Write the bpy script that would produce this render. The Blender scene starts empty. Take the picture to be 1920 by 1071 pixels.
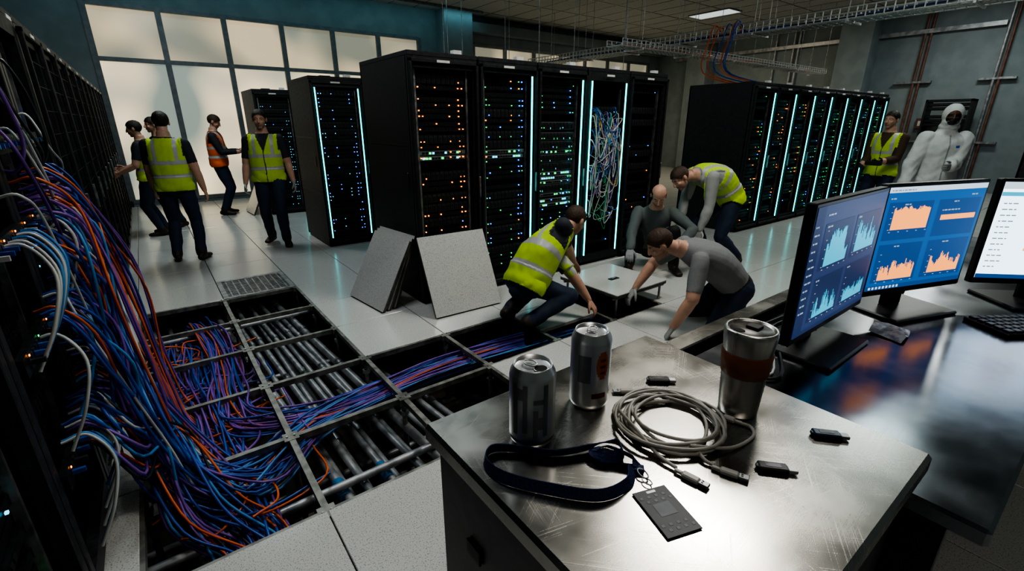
import bpy, math, random
import numpy as np
from mathutils import Vector, Matrix
random.seed(7); rng=np.random.default_rng(7)
C=bpy.context; D=bpy.data

# ---------------- materials ----------------
def mat(name,col,rough=.5,metal=0.,emis=None,es=0.,col2=None,scale=20.,bump=0.,coat=0.,stretch=None,rough2=None,detail=3.,lo=.4,hi=.6):
    m=D.materials.new(name); m.use_nodes=True; nt=m.node_tree; b=nt.nodes['Principled BSDF']
    b.inputs['Base Color'].default_value=(*col,1); b.inputs['Roughness'].default_value=rough; b.inputs['Metallic'].default_value=metal
    if coat: b.inputs['Coat Weight'].default_value=coat; b.inputs['Coat Roughness'].default_value=.12
    if emis: b.inputs['Emission Color'].default_value=(*emis,1); b.inputs['Emission Strength'].default_value=es
    if col2 is not None or bump or rough2 is not None:
        tc=nt.nodes.new('ShaderNodeTexCoord'); mp=nt.nodes.new('ShaderNodeMapping'); nz=nt.nodes.new('ShaderNodeTexNoise')
        nt.links.new(tc.outputs['Object'],mp.inputs[0]); nt.links.new(mp.outputs[0],nz.inputs['Vector'])
        if stretch: mp.inputs['Scale'].default_value=stretch
        nz.inputs['Scale'].default_value=scale; nz.inputs['Detail'].default_value=detail
        rp=nt.nodes.new('ShaderNodeValToRGB'); nt.links.new(nz.outputs['Fac'],rp.inputs[0])
        rp.color_ramp.elements[0].position=lo; rp.color_ramp.elements[1].position=hi
        if col2 is not None:
            rp.color_ramp.elements[0].color=(*col,1); rp.color_ramp.elements[1].color=(*col2,1)
            nt.links.new(rp.outputs[0],b.inputs['Base Color'])
        if rough2 is not None:
            mr=nt.nodes.new('ShaderNodeMapRange'); nt.links.new(nz.outputs['Fac'],mr.inputs[0])
            mr.inputs[1].default_value=.3; mr.inputs[2].default_value=.7; mr.inputs[3].default_value=rough; mr.inputs[4].default_value=rough2
            nt.links.new(mr.outputs[0],b.inputs['Roughness'])
        if bump:
            bp=nt.nodes.new('ShaderNodeBump'); bp.inputs['Strength'].default_value=bump; bp.inputs['Distance'].default_value=.01
            nt.links.new(nz.outputs['Fac'],bp.inputs['Height']); nt.links.new(bp.outputs[0],b.inputs['Normal'])
    return m
def emat(name,col,s): return mat(name,(0.02,0.02,0.02),.4,0,col,s)

M={}
M['floor']=mat('floor_tile_speckled',(.25,.25,.24),.27,col2=(.54,.54,.52),scale=170,lo=.34,hi=.46,rough2=.20,coat=.25)
M['core']=mat('tile_core_edge',(.06,.055,.05),.7,col2=(.1,.09,.08),scale=40)
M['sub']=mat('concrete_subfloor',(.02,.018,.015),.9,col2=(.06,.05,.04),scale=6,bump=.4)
M['wall']=mat('painted_wall',(.18,.22,.23),.75,col2=(.21,.25,.26),scale=3,bump=.05)
M['ceil']=mat('ceiling_tile',(.32,.33,.31),.9,col2=(.38,.39,.37),scale=60,bump=.1)
M['blk']=mat('black_powder_coat',(.010,.011,.014),.42,col2=(.017,.018,.021),scale=30,rough2=.55)
M['blk2']=mat('dark_grey_steel',(.035,.037,.04),.38,.5,col2=(.05,.052,.055),scale=25)
M['srv']=mat('server_face_dark',(.02,.022,.025),.4,.6,col2=(.035,.037,.04),scale=50)
M['srvs']=mat('server_face_silver',(.3,.32,.32),.35,.8,col2=(.42,.44,.43),scale=50)
M['bay']=mat('drive_bay_grey',(.06,.063,.07),.35,.7,col2=(.1,.1,.11),scale=60)
M['void']=mat('rack_interior_black',(.004,.004,.005),.8,col2=(.006,.006,.007),scale=10)
M['steel']=mat('galvanised_steel',(.25,.26,.27),.38,.9,col2=(.4,.41,.42),scale=18,rough2=.5)
M['wire']=mat('zinc_wire',(.46,.47,.47),.4,.4,col2=(.56,.57,.57),scale=18)
M['frame']=mat('pedestal_stringer_steel',(.18,.18,.165),.45,.7,col2=(.31,.31,.28),scale=14,rough2=.6)
M['pipe']=mat('grey_conduit',(.26,.275,.29),.35,.5,col2=(.42,.43,.44),scale=9,rough2=.5)
M['pipeb']=mat('blue_conduit_tape',(.02,.12,.3),.5,col2=(.04,.2,.4),scale=9)
M['rust']=mat('red_brown_pipe',(.12,.06,.045),.5,col2=(.18,.09,.07),scale=9)
M['label']=mat('white_label',(.7,.7,.68),.5,col2=(.6,.6,.58),scale=40)
M['strip']=emat('cyan_led_strip',(.05,.68,.66),4.4)
M['amber']=emat('amber_led',(1,.27,.02),5); M['green']=emat('green_led',(.04,.7,.18),2.6)
M['blue']=emat('blue_led',(.05,.2,1),5); M['cyan']=emat('cyan_led',(.08,.55,.75),2.8); M['red']=emat('red_led',(1,.05,.02),4)
M['lamp']=emat('ceiling_lamp_diffuser',(.9,1,.97),.6)
CB={}
for k,c1,c2 in [('blue',(.015,.055,.28),(.03,.10,.42)),('lblue',(.04,.17,.42),(.07,.26,.55)),('purple',(.13,.05,.27),(.22,.1,.40)),('orange',(.55,.09,.012),(.75,.15,.03)),('white',(.4,.42,.42),(.55,.56,.55)),('dark',(.012,.014,.02),(.03,.03,.04)),('green',(.04,.3,.15),(.08,.4,.2)),('yellow',(.5,.3,.03),(.6,.4,.05))]:
    CB[k]=mat('cable_jacket_'+k,c1,.34,col2=c2,scale=5)

# ---------------- mesh builder ----------------
class MB:
    def __init__(s,T=None): s.v=[];s.f=[];s.m=[];s.s=[];s.mats=[];s.T=T
    def mi(s,m):
        if isinstance(m,str): m=M[m]
        if m not in s.mats: s.mats.append(m)
        return s.mats.index(m)
    def add(s,vs,fs,m,smooth=False,R=None):
        o=len(s.v); T=s.T
        for p in vs:
            p=Vector(p)
            if R is not None: p=R@p
            if T is not None: p=T@p
            s.v.append(tuple(p))
        i=s.mi(m)
        for f in fs: s.f.append(tuple(o+k for k in f)); s.m.append(i); s.s.append(smooth)
    def box(s,x0,y0,z0,x1,y1,z1,m,R=None):
        s.add([(x0,y0,z0),(x1,y0,z0),(x1,y1,z0),(x0,y1,z0),(x0,y0,z1),(x1,y0,z1),(x1,y1,z1),(x0,y1,z1)],
          [(0,3,2,1),(4,5,6,7),(0,1,5,4),(1,2,6,5),(2,3,7,6),(3,0,4,7)],m,False,R)
    def bbox(s,x0,y0,z0,x1,y1,z1,m,b=.004,R=None):
        vs=[];fs=[]
        X=(x0,x1);Y=(y0,y1);Z=(z0,z1)
        idx={}
        for i in (0,1):
            for j in (0,1):
                for k in (0,1):
                    sx=1 if i==0 else -1; sy=1 if j==0 else -1; sz=1 if k==0 else -1
                    for a,(dx,dy,dz) in enumerate([(0,b,b),(b,0,b),(b,b,0)]):
                        idx[(i,j,k,a)]=len(vs); vs.append((X[i]+sx*dx,Y[j]+sy*dy,Z[k]+sz*dz))
        q=lambda a,l:[idx[(i,j,k,a)] for i,j,k in l]
        fs+= [q(0,[(0,0,0),(0,0,1),(0,1,1),(0,1,0)]),q(0,[(1,0,0),(1,1,0),(1,1,1),(1,0,1)]),
              q(1,[(0,0,0),(1,0,0),(1,0,1),(0,0,1)]),q(1,[(0,1,0),(0,1,1),(1,1,1),(1,1,0)]),
              q(2,[(0,0,0),(0,1,0),(1,1,0),(1,0,0)]),q(2,[(0,0,1),(1,0,1),(1,1,1),(0,1,1)])]
        for i in (0,1):
            for j in (0,1):
                fs.append([idx[(i,j,0,0)],idx[(i,j,0,1)],idx[(i,j,1,1)],idx[(i,j,1,0)]])
                fs.append([idx[(i,0,j,0)],idx[(i,0,j,2)],idx[(i,1,j,2)],idx[(i,1,j,0)]])
                fs.append([idx[(0,i,j,1)],idx[(0,i,j,2)],idx[(1,i,j,2)],idx[(1,i,j,1)]])
                for k in (0,1): fs.append([idx[(i,j,k,0)],idx[(i,j,k,1)],idx[(i,j,k,2)]])
        s.add(vs,fs,m,False,R)
    def cyl(s,p0,p1,r0,m,r1=None,n=12,cap=True):
        if r1 is None: r1=r0
        p0=Vector(p0);p1=Vector(p1); t=(p1-p0).normalized(); a=t.orthogonal().normalized(); b=t.cross(a)
        vs=[];fs=[]
        for p,r in((p0,r0),(p1,r1)):
            for i in range(n):
                an=2*math.pi*i/n; vs.append(p+a*math.cos(an)*r+b*math.sin(an)*r)
        for i in range(n): fs.append((i,(i+1)%n,n+(i+1)%n,n+i))
        s.add(vs,fs,m,True)
        if cap: s.add(vs,[tuple(range(n))[::-1],tuple(range(n,2*n))],m)
    def lathe(s,c,prof,m,n=40):
        vs=[];fs=[];k=len(prof)
        for r,z in prof:
            for i in range(n):
                an=2*math.pi*i/n; vs.append((c[0]+r*math.cos(an),c[1]+r*math.sin(an),c[2]+z))
        for j in range(k-1):
            for i in range(n): fs.append((j*n+i,j*n+(i+1)%n,(j+1)*n+(i+1)%n,(j+1)*n+i))
        s.add(vs,fs,m,True)
    def tube(s,pts,r,m,n=8,closed=False):
        pts=[Vector(p) for p in pts]; vs=[];fs=[];k=len(pts); up=None
        for i,p in enumerate(pts):
            t=(pts[min(i+1,k-1)]-pts[max(i-1,0)]).normalized()
            if up is None: up=t.orthogonal().normalized()
            up=(up-t*up.dot(t)).normalized(); b=t.cross(up)
            for j in range(n):
                an=2*math.pi*j/n; vs.append(p+up*math.cos(an)*r+b*math.sin(an)*r)
        for i in range(k-1):
            for j in range(n): fs.append((i*n+j,i*n+(j+1)%n,(i+1)*n+(j+1)%n,(i+1)*n+j))
        fs.append(tuple(range(n))[::-1]); fs.append(tuple(range((k-1)*n,k*n)))
        s.add(vs,fs,m,True)
    def build(s,name,parent=None):
        me=D.meshes.new(name); me.from_pydata(s.v,[],s.f)
        for m in s.mats: me.materials.append(m)
        me.polygons.foreach_set('material_index',s.m); me.polygons.foreach_set('use_smooth',s.s); me.update()
        o=D.objects.new(name,me); C.collection.objects.link(o)
        if parent: o.parent=parent
        return o
def empty(name,loc=(0,0,0)):
    e=D.objects.new(name,None); C.collection.objects.link(e); e.empty_display_size=.1; return e

def cat(P,n=6):
    P=np.array(P,float); k=len(P)
    Q=np.vstack([2*P[0]-P[1],P,2*P[-1]-P[-2]]); out=[]
    for i in range(k-1):
        a,b,c,d=Q[i],Q[i+1],Q[i+2],Q[i+3]
        for j in range(n):
            t=j/n; out.append(.5*((2*b)+(c-a)*t+(2*a-5*b+4*c-d)*t*t+(3*b-a-3*c+d)*t**3))
    out.append(P[-1]); return np.array(out)
def cables(name,paths,r,m,parent=None,n=6):
    cu=D.curves.new(name,'CURVE'); cu.dimensions='3D'; cu.bevel_depth=r; cu.bevel_resolution=2; cu.use_fill_caps=True
    for p in paths:
        q=cat(p,n); sp=cu.splines.new('POLY'); sp.points.add(len(q)-1)
        sp.points.foreach_set('co',np.hstack([q,np.ones((len(q),1))]).ravel()); sp.use_smooth=True
    cu.materials.append(m); o=D.objects.new(name,cu); C.collection.objects.link(o)
    if parent: o.parent=parent
    return o

# ---------------- room ----------------
X0,X1,Y0,Y1,ZC=-1.9,17.0,-3.0,12.9,4.6
T=.695; TX=lambda i:-.345+.695*i
TY=lambda j:1.89+.69*j
holes={(i,j) for i in (0,1) for j in range(5)}|{(2,0),(2,1),(3,1),(4,1),(5,1)}
fb=MB()
for i in range(-3,26):
    for j in range(-8,17):
        x0,x1,y0,y1=TX(i),TX(i+1),TY(j),TY(j+1)
        x0=max(x0,X0);x1=min(x1,X1);y0=max(y0,Y0);y1=min(y1,Y1)
        if x1-x0<.02 or y1-y0<.02: continue
        g=.003
        if (i,j)==(4,1): fb.bbox(x0+g,y0+.24,-.035,x1-g,y1-g,0,'floor',.003); continue
        if (i,j) in holes: continue
        if (i,j)==(1,5):
            fb.box(x0+g,y0+g,-.035,x1-g,y0+.05,0,'steel');fb.box(x0+g,y1-.05,-.035,x1-g,y1-g,0,'steel')
            fb.box(x0+g,y0+.05,-.035,x0+.05,y1-.05,0,'steel');fb.box(x1-.05,y0+.05,-.035,x1-g,y1-.05,0,'steel')
            k=22
            for a in range(k):
                yy=y0+.05+(y1-y0-.1)*(a+.3)/k
                fb.box(x0+.05,yy,-.03,x1-.05,yy+.012,-.003,'steel')
            for a in range(9):
                xx=x0+.05+(x1-x0-.1)*(a+.5)/9; fb.box(xx,y0+.05,-.03,xx+.012,y1-.05,-.002,'steel')
            continue
        fb.bbox(x0+g,y0+g,-.035,x1-g,y1-g,0,'floor',.003)
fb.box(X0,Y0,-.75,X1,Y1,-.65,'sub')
floor=fb.build('floor')
us=MB()
edges=set()
for (i,j) in holes:
    for e in [((i,j),(i+1,j)),((i,j+1),(i+1,j+1)),((i,j),(i,j+1)),((i+1,j),(i+1,j+1))]: edges.add(e)
nodes=set()
for a,b in edges:
    x0,y0,x1,y1=TX(a[0]),TY(a[1]),TX(b[0]),TY(b[1]); nodes|={a,b}
    if a[1]==b[1]: us.box(x0+.02,y0-.016,-.045,x1-.02,y0+.016,-.006,'frame')
    else: us.box(x0-.016,y0+.02,-.045,x0+.016,y1-.02,-.006,'frame')
for a in nodes:
    x,y=TX(a[0]),TY(a[1]); us.box(x-.04,y-.04,-.05,x+.04,y+.04,-.004,'frame')
    us.cyl((x,y,-.65),(x,y,-.05),.016,'frame'); us.cyl((x,y,-.14),(x,y,-.11),.03,'steel',n=6); us.box(x-.06,y-.06,-.65,x+.06,y+.06,-.64,'frame')
    for q in (-.02,.02): us.cyl((x+q,y,-.004),(x+q,y,.002),.006,'steel',n=8)
us.build('raised_floor_stringers')
pb=MB()
xs=[-.2,-.05,.43,.50,.57,.64,.71,.78,.85,.92,.99,1.18,1.3,1.42]
for k,x in enumerate(xs):
    r=random.choice([.022,.028,.032]); z=-.24-.05*(k%2)-random.random()*.04
    y1=5.6 if x<1.05 else 3.5
    sk=random.uniform(-.08,.08)+.1
    pb.cyl((x+sk,1.3,z),(x-sk,y1,z+.02),r,'pipe')
    for yy in np.arange(1.9,y1,.9): 
        f=(yy-1.3)/(y1-1.3); xx=x+sk-2*sk*f
        pb.cyl((xx,yy,z+.02*f),(xx,yy+.07,z+.02*f),r+.006,'steel')
    if k in (2,6,11): pb.cyl((x+sk*.5,2.2,z+.004),(x+sk*.5,2.35,z+.004),r+.008,'pipeb')
for y,z in [(2.05,-.5),(2.2,-.19),(2.68,-.5),(3.12,-.25),(3.5,-.52),(4.3,-.5),(4.9,-.17),(3.2,-.33)]:
    pb.cyl((-.9,y,z),(4.3 if 2.6<y<3.25 else 1.8,y+.05,z),.024,'pipe')
for x in (.1,.7,1.3,2.0): pb.box(x,1.6,-.65,x+.04,5.4,-.46,'blk2')
pb.build('underfloor_conduits')

def wallbox(name,*a,m='wall'):
    b=MB(); b.box(*a,m); return b.build(name)
e=empty('wall_back')
for k,a in enumerate([(X0,12.9,0,-.4,13.1,ZC),(-.4,12.9,3.88,6.55,13.1,ZC),(6.55,12.9,0,8.3,13.1,ZC),(8.3,12.9,3.88,16.4,13.1,ZC),(16.4,12.9,0,X1,13.1,ZC),(-.4,12.9,0,6.55,13.1,.06),(8.3,12.9,0,16.4,13.1,.06)]):
    o=wallbox('panel_%d'%k,*a); o.parent=e
wallbox('wall_left',X0-.2,Y0,0,X0,13.1,ZC); wallbox('wall_right',X1,Y0,0,X1+.2,13.1,ZC); wallbox('wall_front',X0,Y0-.2,0,X1,Y0,ZC)
cb=MB(); cb.box(X0,Y0,ZC,X1,13.1,ZC+.15,'ceil')
for x in np.arange(X0,X1,.695*1): cb.box(x-.012,Y0,ZC-.008,x+.012,Y1,ZC,'steel')
for y in np.arange(Y0,Y1,.695*2): cb.box(X0,y-.012,ZC-.009,X1,y+.012,ZC,'steel')
cb.build('ceiling')
o=wallbox('column',7.1,12.45,0,8.0,12.9,ZC); wallbox('column',16.4,5.5,0,17,6.3,ZC); wallbox('column',16.4,10.4,0,17,11.2,ZC)
wallbox('trim_1',8.0,12.6,4.15,X1,12.9,4.4); wallbox('trim_2',X0,12.86,0,-.4,12.9,.12,m='blk2')

def frosted(name,c1,c2,s,scale):  # light from behind painted as uneven emission in the glass; no lamp behind
    m=D.materials.new(name); m.use_nodes=True; nt=m.node_tree; b=nt.nodes['Principled BSDF']
    b.inputs['Base Color'].default_value=(.3,.3,.28,1); b.inputs['Roughness'].default_value=.3
    tc=nt.nodes.new('ShaderNodeTexCoord'); nz=nt.nodes.new('ShaderNodeTexNoise'); nz.inputs['Scale'].default_value=scale; nz.inputs['Detail'].default_value=1
    rp=nt.nodes.new('ShaderNodeValToRGB'); rp.color_ramp.elements[0].position=.38; rp.color_ramp.elements[1].position=.62
    rp.color_ramp.elements[0].color=(*c1,1); rp.color_ramp.elements[1].color=(*c2,1)
    nt.links.new(tc.outputs['Object'],nz.inputs['Vector']); nt.links.new(nz.outputs['Fac'],rp.inputs[0]); nt.links.new(rp.outputs[0],b.inputs['Emission Color'])
    b.inputs['Emission Strength'].default_value=s; return m
M['fr1']=frosted('frosted_glass_glow',(.20,.24,.21),(.95,.78,.50),1.0,.62)
M['fr2']=frosted('frosted_glass_upper',(.24,.23,.17),(.70,.56,.35),.75,.8)
M['mull']=mat('grey_window_frame',(.14,.165,.18),.5,.3,col2=(.18,.20,.215),scale=10)
for n,(a,b) in enumerate([(-.4,6.55),(8.3,16.4)]):
    w=MB(); k=round((b-a-.1)/1.15); dx=(b-a)/k
    w.box(a,12.96,.06,b,12.98,2.89,'fr1'); w.box(a,12.96,2.89,b,12.98,3.88,'fr2')
    for i in range(k+1): w.box(a+dx*i-.05,12.88,.06,a+dx*i+.05,12.99,3.88,'mull')
    for z in (.06,2.85,3.82): w.box(a,12.885,z,b,12.99,z+.08,'mull')
    w.build('window_%d'%(n+1))

# ---------------- racks ----------------
LEDC={'amber':['amber']*8+['blue'],'greenamber':['green','amber','amber','green','blue'],'green':['green']*4+['cyan','blue'],'blue':['cyan','cyan','blue'],'dim':['blue','amber']}
def rack(name,T4,style='amber',strips=(1,),W=.70,Dp=1.1,H=2.27,dens=.8,rnd=None,silver=(),door=True,openr=False,led=.85):
    R=random.Random(rnd); b=MB(T4)
    b.bbox(0,.03,.03,.025,Dp,H,'blk'); b.bbox(W-.025,.03,.03,W,Dp,H,'blk'); b.box(0,Dp-.02,.03,W,Dp,H,'blk')
    b.bbox(-.002,.0,H-.03,W+.002,Dp+.002,H+.01,'blk'); b.box(.02,.06,0,W-.02,Dp-.02,.05,'blk2')
    for zz in (.75,1.5): b.box(-.003,.1,zz,0,Dp-.1,zz+.008,'blk2')
    b.bbox(-.006,.12,1.12,0,.15,1.26,'blk2',.002)
    b.bbox(0,0,.04,.05,.05,H-.03,'blk2'); b.bbox(W-.05,0,.04,W,.05,H-.03,'blk2')
    b.box(.05,0,H-.12,W-.05,.04,H-.03,'blk'); b.box(.05,0,.04,W-.05,.04,.13,'blk')
    b.box(W*.38,-.034,H-.075,W*.56,-.0305,H-.055,'label')
    b.box(.05,.45,.1,W-.05,.5,H-.1,'void')
    for x in (.075,W-.095): b.box(x,.06,.12,x+.02,.09,H-.12,'steel')
    b.box(W*.3,.2,H+.01,W*.5,.32,H+.035,'blk2'); b.box(W*.7,.06,H+.01,W*.82,.12,H+.05,'label')
    z=.14; lx0,lx1=.095,W-.1
    cols=LEDC[style]; lanes=[lx0+.02,lx0+.055,lx0+.19,lx0+.33,lx1-.075,lx1-.035]; lc=[R.choice(cols) for _ in lanes]; prob=[.55,.3,.35,.22,.75,.5]
    while z<H-.2:
        u=R.choice([1,1,1,2]); h=.0445*u
        occ=R.random()
        if occ>dens or (openr and R.random()<.45): z+=h+.006; continue
        sil=any(a<z<c for a,c in silver) 
        y=.075+R.random()*.015
        b.box(lx0,y,z,lx1,.45,z+h-.005,'srvs' if sil else 'srv')
        b.box(lx0-.02,y-.004,z+.002,lx0,y+.01,z+h-.007,'bay');b.box(lx1,y-.004,z+.002,lx1+.02,y+.01,z+h-.007,'bay')
        if u==2:
            nb=10; bw=(lx1-lx0-.02)/nb
            for q in range(nb):
                xx=lx0+.01+q*bw; b.box(xx+.003,y-.008,z+.006,xx+bw-.004,y,z+h-.012,'bay')
                b.box(xx+.008,y-.0095,z+.012,xx+bw-.012,y-.008,z+h-.03,'void')
        else:
            for q in range(R.choice([0,3,6,9])):
                xx=lx0+.08+q*.035; b.box(xx,y-.003,z+.01,xx+.024,y,z+h-.015,'void')
        for q,xx in enumerate(lanes):
            if R.random()<prob[q]*led:
                zz=z+.022; s_=R.choice([.004,.005]); cc=lc[q] if R.random()<.7 else R.choice(cols)
                b.box(xx,y-.012,zz-s_,xx+.010,y-.004,zz+s_,cc)
        if sil:
            for q in range(13): b.box(lx0+.04+q*.033,y-.006,z+.008,lx0+.062+q*.033,y,z+.026,R.choice(['cyan','green','void','void','void','bay']))
        z+=h+R.choice([.004,.004,.02])
    for sx in strips:
        x=W-.07 if sx==1 else .055
        b.box(x,-.012,.13,x+.012,.008,H-.13,'strip'); b.box(x-.004,.0,.12,x+.016,.03,H-.12,'blk2')
    if door:
        for x in (.002,W-.03): b.bbox(x,-.03,.05,x+.028,-.004,H-.05,'blk')
        b.bbox(.002,-.03,H-.08,W-.002,-.004,H-.05,'blk'); b.bbox(.002,-.03,.05,W-.002,-.004,.09,'blk')
        b.bbox(W-.027,-.05,1.0,W-.012,-.03,1.2,'steel')
        for q in range(1,15): b.box(.03,-.018,.09+q*.14,W-.03,-.016,.092+q*.14,'blk2')
    return b.build(name)
def TF(x,y,side=False):
    if side: return Matrix(((0,-1,0,x),(1,0,0,y),(0,0,1,0),(0,0,0,1)))
    return Matrix.Translation((x,y,0))
cs=[('amber',(),.97,(),1.2),('greenamber',(1,),.95,(),1.1),('green',(1,),.92,((.75,1.75),),.9),('green',(-1,1),.5,(),.5),('dim',(),.5,(),.3)]
for k,(st,sp,dn,sv,ld) in enumerate(cs):
    rack('server_rack',TF(1.91+.72*k,4.0),st,sp,dens=dn,rnd=10+k,silver=((1.35,1.42),) if k<2 else sv,openr=(k==3),door=(k!=3),led=ld)
for k in range(2): rack('server_rack',TF(1.87+.72*k,6.85),'blue',(-1,1),dens=.95,rnd=30+k,led=1.)
for k in range(2): rack('server_rack',TF(1.75+.72*k,10.1),'blue',(1,),dens=.9,rnd=40+k)
for k in range(8): rack('server_rack',TF(7.42+.72*k,3.85),'greenamber' if k<3 else 'green',(1,),dens=.8,rnd=50+k,led=.6)
for k in range(15): rack('server_rack',TF(-.45,1.2+.72*k,True),'blue' if k>1 else 'green',(),dens=.75,rnd=70+k,door=(k>3),led=.22)
rack('server_rack',TF(8.0,-.17),'dim',(),dens=.5,rnd=99)
ob=MB(Matrix(((0,1,0,16.1),(-1,0,0,3.9),(0,0,1,0),(0,0,0,1))))
ob.box(0,0,0,.04,.5,2.25,'blk2');ob.box(.86,0,0,.9,.5,2.25,'blk2');ob.box(0,0,2.2,.9,.5,2.25,'blk2');ob.box(0,0,0,.9,.5,.05,'blk2')
for q in range(22):
    if q%4!=3: ob.box(.04,.02,.1+q*.095,.86,.45,.17+q*.095,'srv'); ob.box(.1,.0,.12+q*.095,.8,.02,.14+q*.095,'bay')
ob.build('relay_rack')

e=empty('patch_cables')
for col,n in [('white',34),('blue',8),('lblue',9),('green',9),('purple',8),('yellow',3)]:
    ps=[]
    for q in range(n):
        x0=4.07+.09+rng.random()*.52; z0=rng.uniform(.75,1.85); 
        if rng.random()<.4: z0=rng.uniform(1.55,1.85)
        x1=4.07+.1+rng.random()*.5; z1=z0-rng.uniform(.1,.6); m=(x0+x1)/2+rng.normal(0,.1); m=min(max(m,4.16),4.68)
        ps.append([(x0,4.07,z0),(x0+.01,3.99,z0-.01),(m,3.95+rng.random()*.05,min(z0,z1)-rng.uniform(-.03,.22)),(x1,3.99,z1),(x1,4.07,z1+.02)])
    cables('patch_'+col,ps,.005,CB[col],e)

# ---------------- cable bundles ----------------
e=empty('network_cable_bundle')
groups={k:[] for k in CB}
def pick(w):
    ks=list(w); p=np.array([w[k] for k in ks],float); return ks[rng.choice(len(ks),p=p/p.sum())]
def bundle(ctrl,spread,n,w,jit=.03,ends=None,flat=.5):
    ctrl=np.array(ctrl,float)
    for q in range(n):
        a=rng.random()*6.28; rr=math.sqrt(rng.random()); off=np.array([math.cos(a),math.sin(a),rng.uniform(-1,1)*flat])*rr
        P=[]
        for i,c in enumerate(ctrl):
            sp=spread[i] if isinstance(spread,(list,tuple)) else spread
            P.append(c+off*sp+rng.normal(0,jit,3)*np.array([1,1,.5]))
        if ends is not None:
            s=ends(q); P=[np.array(x) for x in s]+P
        groups[pick(w)].append(P)
W1={'blue':6,'lblue':2.5,'purple':2.5,'orange':1.4,'white':.5,'dark':1}
W2={'purple':5,'blue':4,'orange':1.3,'lblue':1}
def rackport(y0,y1,z0,z1):
    def f(q):
        y=rng.uniform(y0,y1); z=z0+(z1-z0)*rng.random()
        return [(-.47,y,z),(-.39,y+rng.normal(0,.01),z+.005),(-.30+rng.normal(0,.03),y-.02+rng.normal(0,.04),z-.10-rng.random()*.15)]
    return f
T_right=[(.1,2.42,-.10),(.45,2.7,-.10),(.95,2.86,-.11),(1.6,2.92,-.12),(2.3,2.92,-.13),(3.0,2.88,-.16),(3.9,2.85,-.3)]
SR=[.15,.12,.11,.1,.1,.1,.1]
bundle([(-.24,2.5,.3),(-.13,2.42,.0)]+T_right,[.08,.1]+SR,32,W1,.02,rackport(2.4,3.1,.9,1.02))
bundle([(-.20,2.5,.12)]+T_right,[.08]+SR,30,W1,.02,rackport(2.3,2.9,.45,.6))
bundle([(-.26,2.85,.6),(-.14,2.75,.1)]+T_right,[.06,.1]+SR,16,W1,.025,rackport(2.7,3.2,1.15,1.4))
bundle([(.05,5.3,-.35),(.08,5.0,-.1),(.15,4.4,-.06),(.16,3.85,-.07),(.12,3.3,-.06),(.2,2.95,-.08),(.7,2.85,-.1),(1.4,2.93,-.1),(2.2,2.95,-.12),(3.1,2.88,-.16),(3.9,2.85,-.3)],[.1,.1,.10,.10,.12,.12,.1,.1,.1,.1,.1],44,W2,.022)
bundle([(-.1,5.2,-.4),(.0,4.6,-.15),(-.05,3.9,-.1),(-.05,3.2,-.1),(.0,2.5,-.15),(.1,2.1,-.2),(.15,1.6,-.4)],[.12,.15,.16,.18,.16,.14,.14],34,{'purple':4,'blue':5,'orange':2,'dark':1},.045)
bundle([(-.22,2.6,.2),(-.12,2.3,-.05),(.05,2.1,-.2),(.1,1.85,-.35),(.2,1.5,-.5)],[.08,.12,.14,.14,.12],24,W1,.035,rackport(2.3,2.9,.4,.6))
for q in range(24):
    x,y=rng.uniform(-.25,.1),rng.uniform(2.1,4.6); a=rng.random()*6.28; L=rng.uniform(.3,.6)
    p=[(x+math.cos(a+k*.7)*L*k*.3,y+math.sin(a+k*.7)*L*k*.3,-.06+rng.uniform(-.06,.02)) for k in range(5)]
    p=[(min(max(u,-.32),.45),v,w) for u,v,w in p]
    groups[pick({'orange':6,'purple':3,'blue':2})].append(p)
for q in range(16):
    y=rng.uniform(2.5,3.9); z=rng.uniform(1.0,1.5); y2=y+rng.uniform(-.5,.3); z2=z-rng.uniform(.3,.8)
    groups[pick({'blue':4,'purple':3,'orange':1,'white':1,'lblue':1})].append([(-.47,y,z),(-.40,y,z),(-.33+rng.normal(0,.02),(y*.7+y2*.3),z-.15),(-.33,(y*.3+y2*.7),z2-.05),(-.40,y2,z2),(-.47,y2,z2)])
for q in range(9):
    y=rng.uniform(2.6,3.4); z=rng.uniform(1.6,2.0); y2=y+rng.uniform(.1,.5); z2=z-rng.uniform(.3,.6)
    groups[pick({'white':3,'dark':3,'purple':2})].append([(-.47,y,z),(-.42,y,z),(-.38,y+.02,z-.15),(-.38,y2,z2+.1),(-.42,y2,z2),(-.47,y2,z2)])
for q in range(20):
    y=rng.uniform(2.75,3.4); z=rng.uniform(1.15,1.5); y2=y+rng.uniform(-.2,.5)
    groups[pick({'purple':5,'orange':5,'blue':2})].append([(-.47,y,z),(-.38,y,z+.01),(-.28,y+.05,z-.15),(-.22+rng.normal(0,.03),y2,z-.6),(-.16,y2-.05,.25),(-.1,y2-.15,-.05),(.05,y2-.35,-.12),(.15,y2-.6,-.15)])
for q in range(24):
    y=rng.uniform(2.2,3.1); z=rng.choice([.95,1.3,.55]); 
    groups[pick({'white':5,'lblue':3})].append([(-.47,y,z),(-.39,y,z+.005),(-.33,y-.05,z-.1),(-.36,y-.12,z-.25),(-.43,y-.15,z-.4)])
for k,ps in groups.items():
    if ps: cables('cables_'+k,ps,.0068 if k not in('orange','white') else .0058,CB[k],e)
pp=MB()
for z in (.5,.95,1.3,1.62):
    pp.box(-.462,2.0,z-.035,-.44,3.6,z+.035,'srv')
    for q in range(40):
        y=2.06+q*.038
        pp.box(-.441,y,z-.02,-.436,y+.024,z+.02,'bay')
        if q%5==0: pp.box(-.437,y+.006,z+.022,-.434,y+.012,z+.028,random.choice(['green','amber','green']))
        if q%2==0: pp.box(-.436,y+.005,z-.008,-.40,y+.019,z+.008,random.choice([CB['lblue'],CB['white'],CB['dark'],CB['blue']]))
pp.build('patch_panel')

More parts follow.
